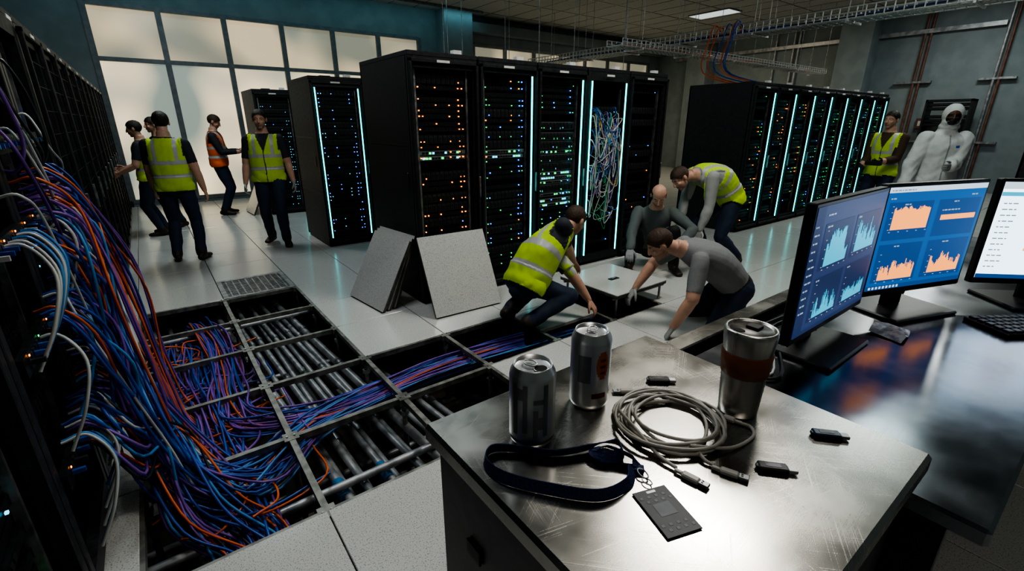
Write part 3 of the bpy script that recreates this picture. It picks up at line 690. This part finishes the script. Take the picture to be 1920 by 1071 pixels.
GLO=pmat('work_glove_grey',(.22,.23,.24)); DARK=pmat('navy_shirt',(.022,.026,.035)); GREY=pmat('grey_shirt',(.17,.175,.18)); GREYD=pmat('slate_pullover',(.09,.11,.11)); LG=pmat('light_grey_shirt',(.28,.29,.28)); WHT=pmat('white_coverall_fabric',(.50,.52,.52),(.57,.59,.59),scale=9,bump=.5); MASK=pmat('black_respirator',(.01,.01,.011),rough=.4); EYEW=pmat('eye_white',(.42,.40,.38),rough=.3,bump=0); EYED=pmat('eye_iris',(.02,.012,.01),rough=.2,bump=0); LIP=pmat('lips',(.3,.13,.10),rough=.5,bump=0)
BROWN=pmat('brown_sleeve_jacket',(.06,.035,.022)); SEAM=pmat('seam_grey',(.25,.26,.27)); CREST=pmat('blue_chest_patch',(.03,.12,.4))
def ik(a,c,l1,l2,pole):
    d=c-a; L=min(d.length,(l1+l2)*.995); L=max(L,abs(l1-l2)+.05); dn=d.normalized(); c=a+dn*L
    x=(l1*l1-l2*l2+L*L)/(2*L); h=math.sqrt(max(l1*l1-x*x,1e-6)); p=Vector(pole); p=p-dn*p.dot(dn); p.normalize()
    return a+dn*x+p*h, c
def hand(W,d,n,right,k=1.,curl=.5,glove=False):
    d=d.normalized(); n=Vector(n); n=(n-d*n.dot(d)).normalized(); t=d.cross(n) if right else n.cross(d); g=.0015 if glove else 0
    pr=[loftg([W-d*.03*k,W+d*.02*k,W+d*.06*k,W+d*.095*k],[.027*k,.034*k,.042*k,.040*k],[.022*k,.018*k,.016*k,.013*k],t,12)]
    for off,l in ((.031,.070),(.0105,.078),(-.0105,.073),(-.031,.056)):
        p=W+(d*.088+t*off)*k; ps=[p-d*.015*k,p]; a=0; dd=d+t*off*2.2
        for q,(f,c) in enumerate(((.44,.55),(.31,1.),(.25,.8))):
            a+=curl*c; p=p+(dd*math.cos(a)+n*math.sin(a)).normalized()*l*f*k; ps.append(p)
        pr.append(loftg(ps,[(.0095+g)*k,(.0095+g)*k,(.009+g)*k,(.0085+g)*k,(.0065+g)*k],[(.0095+g)*k,(.0095+g)*k,(.009+g)*k,(.0085+g)*k,(.0065+g)*k],t,10,2))
    p=W+(d*.025+t*.022)*k; ps=[p]
    for q,l in enumerate((.032,.032,.024)): p=p+(d*(.6+.2*q)+t*(.75-.3*q)+n*(.2+.25*q)).normalized()*l*k; ps.append(p)
    pr.append(loftg(ps,[.015*k,.0125*k,.011*k,.008*k],[.015*k,.0125*k,.011*k,.008*k],n,10,2))
    return pr
def person(name,P,F,U1,U2,nd,look,hands,elb,feet,kn,toes,st,H=1.8,F2=None,footup=None,handn=None,handd=None,curl=.6,headup=None):
    k=H/1.8; P=Vector(P);U1=Vector(U1).normalized();U2=Vector(U2).normalized();nd=Vector(nd).normalized();F=Vector(F).normalized();F2=Vector(F2).normalized() if F2 else F
    R1=F.cross(U1).normalized(); R2=F2.cross(U2).normalized()
    mid=P+U1*.27*k; neck=mid+U2*.28*k
    key=[(-.12,P-U1*.12*k),(0,P),(.27,mid),(.55,neck),(.70,neck+nd*.15*k)]
    ks=[a for a,_ in key]; kp=np.array([tuple(b) for _,b in key])
    fine=cat(kp,10); fs_=cat([[a] for a in ks],10)[:,0]
    def pos(s): return Vector([np.interp(s,fs_,fine[:,i]) for i in range(3)])
    def rs(s): t=min(max((s-.1)/.4,0),1); return (R1*(1-t)+R2*t).normalized()
    g=st.get('girth',1.05); loose=st.get('loose',0.)
    SS=[-.10,-.04,.03,.12,.24,.36,.44,.495,.54,.60]
    AA=[.10,.168,.176,.160*g,.168*g,.188,.180,.128,.074,.062]; BB=[.09,.125,.128,.115*g,.122*g,.128,.110,.087,.070,.063]
    AA=[a*k+loose for a in AA]; BB=[b*k+loose for b in BB]
    pts=[pos(s) for s in SS]; 
    parts=[]; Pt=cat([tuple(p) for p in pts],3); Sf=cat([[s] for s in SS],3)[:,0]; Af=cat([[s] for s in AA],3)[:,0]; Bf=cat([[s] for s in BB],3)[:,0]
    samp=[]
    for i in range(len(Pt)):
        t=Vector(Pt[min(i+1,len(Pt)-1)]-Pt[max(i-1,0)]).normalized(); r=rs(Sf[i]); r=(r-t*r.dot(t)).normalized(); f=t.cross(r); samp.append((Pt[i],t,r,f,Sf[i],Af[i],Bf[i]))
    vs=[];fs=[];n=24
    seq=[(Vector(Pt[0])-samp[0][1]*.07*k,.35),(Vector(Pt[0])-samp[0][1]*.04*k,.8)]
    rings=[(c,samp[0][2],samp[0][3],samp[0][5]*q,samp[0][6]*q) for c,q in seq]+[(Vector(p),r,f,a,b) for p,t,r,f,s,a,b in samp]
    for c,r,f,a,b in rings:
        for j in range(n):
            an=2*math.pi*j/n; ca,sa=math.cos(an),math.sin(an); e=.85; vs.append(tuple(c+r*a*math.copysign(abs(ca)**e,ca)+f*b*math.copysign(abs(sa)**e,sa)))
    for i in range(len(rings)-1):
        for j in range(n): fs.append((i*n+j,i*n+(j+1)%n,(i+1)*n+(j+1)%n,(i+1)*n+j))
    fs.append(tuple(range(n))[::-1]); fs.append(tuple(range((len(rings)-1)*n,len(rings)*n)))
    parts.append((vs,fs))
    caps=[]
    hc=neck+nd*.155*k+Vector(look).normalized()*.02*k
    parts.append(loftg([pos(.5),neck,hc],[.062*k,.057*k,.055*k],[.062*k,.057*k,.055*k],R2)); caps.append(('neck',neck,hc,.057*k,.055*k))
    hp=[]
    for i,sd in enumerate((-1,1)):
        sh=pos(.455)+rs(.5)*sd*.183*k
        tgt=Vector(hands[i]); el,wr=ik(sh,tgt,.295*k,.262*k,elb[i])
        sl=loose+(.006 if st.get('sleeve',.7)>.5 else 0)
        parts.append(ell(sh,(.066*k+loose,)*3,(Vector((1,0,0)),Vector((0,0,1)),Vector((0,1,0))),8))
        uR=[.064,.060,.053,.047]; fR=[.047,.050,.041,.031 if not loose else .04]
        parts.append(loftg([sh,sh.lerp(el,.33),sh.lerp(el,.7),el],[x*k+sl for x in uR],[x*k+sl for x in uR],R2)); fsl=sl if st.get('sleeve',.7)>1 else 0
        parts.append(loftg([el,el.lerp(wr,.3),el.lerp(wr,.7),wr],[x*k+fsl for x in fR],[x*k+fsl for x in fR],R2))
        caps.append(('ua%d'%i,sh,el,.062*k+sl,.045*k+sl)); caps.append(('fa%d'%i,el,wr,.048*k+fsl,.031*k+fsl))
        d=(wr-el).normalized(); 
        if handd and handd[i]: d=Vector(handd[i]).normalized()
        nn=handn[i] if handn else (-R1*sd); cu=curl[i] if isinstance(curl,(list,tuple)) else curl
        hp.append(hand(wr,d,nn,sd==1,k,cu,st.get('glove') is not None))
    for i,sd in enumerate((-1,1)):
        hip=P+R1*sd*.095*k-U1*.03*k; an_,=(Vector(feet[i]),); knp,ank=ik(hip,an_,.44*k,.42*k,kn[i])
        tR=[.100,.094,.080,.068]; sR=[.068,.068,.062,.058]
        parts.append(loftg([hip,hip.lerp(knp,.3),hip.lerp(knp,.7),knp],[x*k+loose for x in tR],[x*k+loose for x in tR],R1))
        parts.append(loftg([knp,knp.lerp(ank,.3),knp.lerp(ank,.7),ank],[x*k+loose for x in sR],[x*k+loose for x in sR],R1))
        caps.append(('th%d'%i,hip,knp,.095*k+loose,.064*k+loose)); caps.append(('sh%d'%i,knp,ank,.064*k+loose,.054*k+loose))
        td=Vector(toes[i]).normalized(); fu=Vector(footup[i]) if footup else Vector((0,0,1)); fu=(fu-td*fu.dot(td)).normalized(); fr=td.cross(fu)
        fp=[ank-td*.055*k-fu*.045*k,ank+td*.02*k-fu*.04*k,ank+td*.10*k-fu*.055*k,ank+td*.17*k-fu*.062*k]
        parts.append(loftg(fp,[.036*k,.042*k,.05*k,.042*k],[.043*k,.05*k,.034*k,.026*k],fr)); caps.append(('ft%d'%i,fp[0],fp[3],.048*k,.04*k))
    co,no,Fc=remesh(parts,.0075,6)
    sp=np.array([tuple(s[0]) for s in samp]); sr=np.array([tuple(s[2]) for s in samp]); sf=np.array([tuple(s[3]) for s in samp]); st_=np.array([tuple(s[1]) for s in samp]); ss=np.array([s[4] for s in samp]); sa=np.array([s[5] for s in samp]); sb=np.array([s[6] for s in samp])
    def classify(p):
        d=np.linalg.norm(p[:,None,:]-sp[None],axis=2); i=d.argmin(1); rel=p-sp[i]
        l=(rel*sr[i]).sum(1); f=(rel*sf[i]).sum(1); tt=(rel*st_[i]).sum(1); s=ss[i]+tt/k
        q=np.sqrt((l/sa[i])**2+(f/sb[i])**2); sd=(q-1)*np.minimum(sa[i],sb[i])
        sd=np.where((s<-.12)|(s>.60),sd+.2,sd)
        best=sd.copy(); lab=np.zeros(len(p),int); tv=np.zeros(len(p))
        for c,(nm,a,b,ra,rb) in enumerate(caps):
            a=np.array(a);b=np.array(b); ab=b-a; t=np.clip(((p-a)@ab)/(ab@ab),0,1); dd=np.linalg.norm(p-(a+t[:,None]*ab),axis=1)-(ra+(rb-ra)*t)
            m=dd<best; best=np.where(m,dd,best); lab=np.where(m,c+1,lab); tv=np.where(m,t,tv)
        return lab,tv,l/k,f/k,s
    names=['torso']+[c[0] for c in caps]; idx={n_:i for i,n_ in enumerate(names)}
    vest=st.get('vest'); 
    def vestmask(lab,tv,l,f,s):
        m=(lab==0)|np.isin(lab,[idx['th0'],idx['th1']])&(tv<.12)|(np.isin(lab,[idx['ua0'],idx['ua1']])&(s>.33)&(np.abs(l)<.168))
        m&=(s>-.07)&(s<.525)&~((s>.33)&(np.abs(l)>.168))
        m&=~((f>0)&(s>.30)&(np.abs(l)<(s-.30)*.36))
        return m
    lab,tv,l,f,s=classify(co)
    disp=wob(co,26,1)*.0035+wob(co,60,2)*.0018
    if loose: disp=wob(co,22,1)*.009+wob(co,55,2)*.004
    cl=(lab!=idx['neck'])&~np.isin(lab,[idx['ft0'],idx['ft1']])
    joint=np.isin(lab,[idx['fa0'],idx['fa1'],idx['sh0'],idx['sh1'],idx['th0'],idx['th1']])
    disp=np.where(cl,disp*(1+.8*joint),0)
    if vest: 
        vm=vestmask(lab,tv,l,f,s); disp=np.where(vm,.013+disp*1.6+.008*(s<.1),disp)
    sl=st.get('sleeve',.7); 
    if sl<2: 
        for i in '01': 
            if sl<1: disp=np.where((lab==idx['fa'+i])|((lab==idx['ua'+i])&(tv>sl)),-.003,disp)
    co=co+no*disp[:,None]
    fc=fcent(co,Fc); lab,tv,l,f,s=classify(fc)
    mats=[]; 
    def mid_(m):
        if m not in mats: mats.append(m)
        return mats.index(m)
    skin=st.get('skin',SK1); shirt=st['shirt']; pants=st.get('pants',JEAN)
    FM=np.full(len(Fc),mid_(shirt))
    FM[(lab==0)&(s<.02)]=mid_(pants)
    FM[(lab==0)&(s>(.535 if not loose else .7))]=mid_(skin); FM[lab==idx['neck']]=mid_(skin if not loose else shirt)
    for i in '01':
        FM[(lab==idx['th'+i])|(lab==idx['sh'+i])]=mid_(pants)
        FM[(lab==idx['ft'+i])]=mid_(st.get('shoe',SHOE)); FM[(lab==idx['sh'+i])&(tv>.93)]=mid_(st.get('shoe',SHOE))
        if sl<1: FM[(lab==idx['ua'+i])&(tv>sl)]=mid_(skin)
        if sl<2: FM[lab==idx['fa'+i]]=mid_(skin)
        if sl==1.5: FM[(lab==idx['fa'+i])&(tv<.85)]=mid_(shirt)
    if vest:
        vm=vestmask(lab,tv,l,f,s); FM[vm]=mid_(vest)
        al=np.abs(l); FM[vm&(((s>.08)&(s<.125))|((s>.235)&(s<.28))|((s>.28)&(al>.085)&(al<.125)))]=mid_(REF)
        FM[vm&(f>0)&(al<.006)]=mid_(SHOE)
    if loose:
        FM[(lab==0)&(f>0)&(np.abs(l)<.007)&(s<.5)]=mid_(SEAM); FM[(lab==0)&(f>0)&(np.abs(l+.085)<.02)&(np.abs(s-.37)<.014)]=mid_(CREST)
    if not st.get('nobelt') and not vest: FM[(lab==0)&(s>.0)&(s<.03)]=mid_(SHOE)
    allv=[co];allf=[Fc];allm=[FM]; off=len(co)
    def addp(c2,F2_,m2):
        nonlocal off
        allv.append(c2); allf.append([tuple(off+i for i in q) for q in F2_]); allm.append(np.array(m2)); off+=len(c2)
    for i,pr in enumerate(hp):
        c2,n2,f2=remesh(pr,.0042*k,1); addp(c2,f2,[mid_(st['glove'] if st.get('glove') else skin)]*len(f2))
    Lk=Vector(look).normalized(); hu=Vector(headup) if headup else nd; hu=(hu-Lk*hu.dot(Lk)).normalized(); hr=Lk.cross(hu); ax=(hr,hu,Lk)
    def hp_(x,y,z): return hc+hr*x*k+hu*y*k+Lk*z*k
    E=lambda c,r:ell(hp_(*c),[q*k for q in r],ax,12)
    pr=[E((0,.028,-.012),(.076,.088,.096)),E((0,-.035,.024),(.060,.078,.070)),E((0,-.092,.060),(.028,.022,.026)),E((0,.024,.066),(.052,.014,.024)),E((.034,-.026,.060),(.024,.022,.024)),E((-.034,-.026,.060),(.024,.022,.024)),
        E((0,-.050,.084),(.022,.008,.014)),E((0,-.064,.082),(.020,.008,.014)),E((.078,-.008,-.008),(.010,.030,.018)),E((-.078,-.008,-.008),(.010,.030,.018)),
        loftg([hp_(0,.018,.084),hp_(0,-.005,.098),hp_(0,-.026,.106)],[.009*k,.010*k,.016*k],[.009*k,.011*k,.012*k],hr,10,2)]
    if st.get('hood'): pr=[E((0,.025,-.02),(.100,.122,.118)),E((0,-.06,-.0),(.088,.09,.09)),E((0,-.045,.078),(.045,.045,.045)),E((0,.0,.04),(.066,.085,.06)),E((0,-.11,-.02),(.10,.06,.09)),loftg([hp_(0,.018,.094),hp_(0,-.026,.112)],[.009*k,.015*k],[.009*k,.012*k],hr,10,2),E((.045,-.06,.09),(.02,.02,.025)),E((-.045,-.06,.09),(.02,.02,.025))]
    c2,n2,f2=remesh(pr,.0045*k,2)
    A3=np.array([tuple(a) for a in ax]); 
    def loc(p): return ((p-np.array(hc))@A3.T)/k
    bald=st.get('bald')
    def hm(q): 
        hl=-.07+(q[:,2]+.07)*.86; hl=hl-.010*np.clip((np.abs(q[:,0])-.05)/.02,0,1)*(q[:,2]>.02)
        m=(q[:,1]>hl)&~((np.abs(q[:,0])>.068)&(np.abs(q[:,1]+.010)<.030)&(np.abs(q[:,2]+.008)<.022))
        if bald: m&=(q[:,1]<.055)&((np.abs(q[:,0])>.05)|(q[:,2]<-.03))&(q[:,2]<.035)
        return m
    m2=np.zeros(len(f2),int)
    if st.get('hood'):
        fq=loc(fcent(c2,f2)); m2[:]=mid_(WHT); x_,y_,z_=np.abs(fq[:,0]),fq[:,1],fq[:,2]
        op=((x_/.066)**2+((y_+.01)/.082)**2<1)&(z_>.03); m2[op]=mid_(SK2); m2[op&(y_<-.012)]=mid_(MASK); m2[op&(np.abs(y_-.018)<.016)&(x_>.006)]=mid_(MASK)
    else:
        q=loc(c2); c2=c2+n2*(hm(q)*((.003 if bald else .008)*k+wob(c2,160,4)*.0015))[:,None]
        fq=loc(fcent(c2,f2)); m2[:]=mid_(skin); hmask=hm(fq); m2[hmask]=mid_(st.get('hair',HAIR))
        if st.get('beard',1): m2[(~hmask)&(fq[:,1]<-.045)&(fq[:,2]>.0)&(fq[:,1]>-.13)&~((np.abs(fq[:,0])<.024)&(np.abs(fq[:,1]+.058)<.008))]=mid_(pmat('stubble_'+skin.name,tuple(x*.75 for x in skin.node_tree.nodes['Color Ramp'].color_ramp.elements[0].color[:3])))
        m2[(np.abs(fq[:,0])<.021)&(np.abs(fq[:,1]+.057)<.009)&(fq[:,2]>.085)]=mid_(LIP)
        m2[(np.abs(np.abs(fq[:,0])-.031)<.015)&(np.abs(fq[:,1]-.028)<.0028)&(fq[:,2]>.06)]=mid_(st.get('hair',HAIR))
    addp(c2,f2,m2)
    for sx in (-1,1):
        dz=-.003 if not st.get('hood') else .004
        v,f_=ell(hp_(sx*.030,.006,.073+dz),[.0120*k]*3,ax,8); v=np.array(v); addp(v,f_,[mid_(EYEW)]*len(f_))
        v,f_=ell(hp_(sx*.030,.004,.0808+dz),[.0048*k]*3,ax,8); v=np.array(v); addp(v,f_,[mid_(EYED)]*len(f_))
        v,f_=ell(hp_(sx*.030,.0125,.073+dz),[.0145*k,.0075*k,.0135*k],ax,8); v=np.array(v); addp(v,f_,[mid_(skin if not st.get('hood') else SK2)]*len(f_))
        v,f_=ell(hp_(sx*.030,-.0035,.072+dz),[.0145*k,.006*k,.0130*k],ax,8); v=np.array(v); addp(v,f_,[mid_(skin if not st.get('hood') else SK2)]*len(f_))
    me=D.meshes.new(name); fl=[q for a in allf for q in a]; me.from_pydata(np.vstack(allv).tolist(),[],fl)
    for m in mats: me.materials.append(m)
    me.polygons.foreach_set('material_index',np.concatenate(allm).astype(np.int32)); me.polygons.foreach_set('use_smooth',[True]*len(fl)); me.update()
    o=D.objects.new(name,me); C.collection.objects.link(o); return o

def stand(name,x,y,face,st,H=1.8,hands=((-.27,.05,.82),(.27,.05,.82)),elb=((-.3,-1,0),(.3,-1,0)),feet=((-.12,0),(.12,.0)),look=(0,1,-.1),lean=0.,curl=.6,handn=None):
    k=H/1.8; F=Vector((*face,0)).normalized(); R=F.cross(Vector((0,0,1)))
    w=lambda a:Vector((x,y,0))+R*a[0]*k+F*a[1]*k+Vector((0,0,a[2]*k))
    dv=lambda a:R*a[0]+F*a[1]+Vector((0,0,a[2]))
    ft=[w((f[0],f[1]-.04,.09+(f[2] if len(f)>2 else 0))) for f in feet]
    return person(name,w((0,0,.935)),F,dv((0,lean*.5,1)),dv((0,lean,1)),dv((0,.15+lean,1)),dv(look),[w(h) for h in hands],[dv(e) for e in elb],ft,[F,F],[dv((-.25,1,0)),dv((.25,1,0))],st,H,curl=curl,handn=[dv(h) for h in handn] if handn else None)
stand('technician',.22,7.30,(.25,1),dict(vest=HIV,shirt=DARK,sleeve=.75,girth=1.14),1.88,hands=((-.26,.18,.86),(.30,.02,.80)),feet=((-.13,.02),(.14,-.02)),look=(-.3,1,-.15))
stand('technician',-.02,9.35,(-1,.25),dict(vest=HIV,shirt=DARK,sleeve=.75),1.78,hands=((-.22,.30,1.0),(.2,.32,1.05)),look=(0,1,-.2))
stand('technician',.22,9.95,(-.9,-.3),dict(shirt=DARK,sleeve=.75),1.84,look=(0,1,-.1))
stand('technician',1.10,10.75,(.9,-.25),dict(vest=HIO,shirt=DARK,sleeve=1.5,hair=HAIRB,girth=1.12),1.9,hands=((-.12,.36,1.12),(.13,.36,1.12)),look=(0,1,-.5),handn=((.2,0,1),(-.2,0,1)))
tb=MB(Matrix.Translation((1.54,10.63,1.25))@Matrix.Rotation(-.3,4,'Z')@Matrix.Rotation(-.35,4,'Y')); tb.bbox(-.12,-.09,0,.12,.09,.01,'plast',.003); tb.build('tablet')
stand('technician',1.34,7.48,(-.35,-1),dict(vest=HIV,shirt=DARK,sleeve=.8,glove=LG,girth=1.14),1.92,hands=((-.30,.03,.80),(.29,.06,.80)),feet=((-.11,.12),(.11,-.12,.02)),look=(-.05,1,-.1))
stand('technician',9.15,2.55,(-.95,.1),dict(vest=HIV,shirt=BROWN,sleeve=1.5,skin=SK1,glove=DARK),1.92,hands=((-.12,.34,1.08),(.12,.32,1.02)),look=(.1,1,-.1),handn=((.5,0,.6),(-.5,0,.6)))
stand('cleanroom_worker',8.25,1.70,(-.80,-.55),dict(shirt=WHT,pants=WHT,shoe=WHT,hood=1,loose=.024,sleeve=2.5,glove=GLO,nobelt=1),1.95,hands=((.02,.34,1.10),(.33,.12,.86)),elb=((-.6,-1,-.1),(.6,-1,0)),look=(.25,1,-.05))
rd=MB(); rd.bbox(8.60,2.42,1.10,8.69,2.62,1.16,'plast',.01); rd.build('handheld_device')
person('technician',(2.40,2.98,.42),(.95,.0,0),(.62,.03,.80),(.85,.08,.46),(.9,.12,.5),(.8,.1,-.55),[(2.98,2.72,.12),(3.22,3.18,.25)],[(-.3,-1,.4),(-.3,1,.2)],[(2.30,2.84,.10),(2.29,3.12,.10)],[(1,0,.6),(1,0,.6)],[(-.3,0,-1),(-.3,0,-1)],dict(vest=HIV,shirt=DARK,sleeve=.85,hair=HAIRB,girth=1.15),1.95,footup=[(-1,0,.3),(-1,0,.3)],handn=[(0,0,-1),(0,0,-1)],curl=.5,F2=(.9,-.35,0))
person('technician',(4.80,3.52,.27),(-.75,-.65,0),(-.30,-.30,.9),(-.30,-.28,.85),(-.35,-.35,.85),(-.55,-.45,-.6),[(4.60,2.98,.40),(4.0,3.20,.27)],[(.7,-.7,0),(-.2,.6,-.3)],[(4.80,3.15,.09),(4.44,3.52,.09)],[(-.5,-.8,1),(-.9,-.3,1)],[(-.5,-.8,0),(-.9,-.4,0)],dict(shirt=GREYD,sleeve=2.5,bald=1,hair=HAIR,glove=GLO,pants=pmat('black_trousers',(.015,.015,.018)),girth=1.12),1.9,handn=[(0,0,-1),(0,0,-1)],curl=.5)
person('technician',(5.60,3.04,.86),(-.85,.35,0),(-.55,.22,.62),(-.88,.36,.14),(-.95,.4,-.1),(-.75,.2,-.65),[(5.02,3.0,.52),(5.1,3.34,.50)],[(.3,-.3,-.3),(.4,.5,0)],[(5.74,2.88,.09),(5.58,3.22,.09)],[(-1,.2,0),(-1,.4,0)],[(-.9,.1,0),(-.9,.5,0)],dict(vest=HIV,shirt=LG,sleeve=2.5,hair=HAIRB,glove=LG,girth=1.14),1.97,handn=[(-.5,0,-.6),(-.5,0,-.6)],curl=.9)
person('technician',(3.88,1.94,.38),(-.8,.6,0),(-.60,.42,.68),(-.80,.55,.38),(-.75,.6,.3),(-.65,.55,-.6),[(3.20,2.04,.10),(3.42,2.62,.24)],[(-.2,-.9,.3),(.3,.9,.1)],[(4.0,1.74,.10),(4.12,1.98,.10)],[(-1,.6,.5),(-1,.6,.5)],[(.3,-.2,-1),(.3,-.2,-1)],dict(shirt=GREY,sleeve=.85,hair=HAIRB,glove=LG,girth=1.16),1.97,footup=[(.8,-.6,.3),(.8,-.6,.3)],handn=[(0,0,-1),(0,0,-1)],curl=.35)

# ---------------- lights ----------------
def area(name,loc,size,energy,col,rot=(0,0,0)):
    l=D.lights.new(name,'AREA'); l.shape='RECTANGLE'; l.size,l.size_y=size; l.energy=energy; l.color=col
    o=D.objects.new(name,l); o.location=loc; o.rotation_euler=rot; C.collection.objects.link(o); return o
lm=MB()
for i,(x,y,w,en,c) in enumerate([(3.7,1.9,(.6,1.2),98,(1,.96,.88)),(.9,3.6,(.6,1.2),58,(.90,.97,1)),(7.2,1.6,(.6,1.2),32,(.85,1,.97)),(10.5,2.0,(.6,1.2),68,(.95,.98,.9)),(.7,8.8,(.6,1.2),72,(.90,.98,1)),(13.5,8.5,(.6,1.2),80,(1,.84,.62)),(14.5,3,(.6,1.2),75,(.90,.95,.93)),(4.5,8.6,(.6,1.2),22,(.4,.9,1)),(.3,-.9,(.6,1.2),20,(1,.91,.80))]):
    lm.bbox(x-w[0]/2-.03,y-w[1]/2-.03,ZC-.03,x+w[0]/2+.03,y+w[1]/2+.03,ZC-.009,'steel',.005); lm.box(x-w[0]/2,y-w[1]/2,ZC-.034,x+w[0]/2,y+w[1]/2,ZC-.0305,'lamp')
    area('ceiling_light',(x,y,ZC-.04),w,en,c)
for a,b in ((-1.5,3.4),(3.6,8.2)):
    lm.box(a,12.2,ZC-.06,b,12.28,ZC-.01,'steel'); area('added_wall_tint_light',((a+b)/2,12.24,ZC-.07),(b-a,.06),8,(.35,.85,1),(math.radians(28),0,0))  # added teal lamps with made-up fixture strips, to tint the back wall
lm.build('ceiling_lamp_panels')
w=D.worlds.new('w'); C.scene.world=w; w.use_nodes=True; w.node_tree.nodes['Background'].inputs[0].default_value=(.02,.05,.06,1); w.node_tree.nodes['Background'].inputs[1].default_value=.3
cd=D.cameras.new('camera'); cd.sensor_width=36; cd.lens=36*881/1920; cd.clip_start=.02
cam=D.objects.new('camera',cd); cam.location=(0,0,1.7); cam.rotation_euler=(math.radians(90-19.1),0,math.radians(-37)); C.collection.objects.link(cam); C.scene.camera=cam
try: C.scene.view_settings.look='AgX - High Contrast'
except Exception: pass
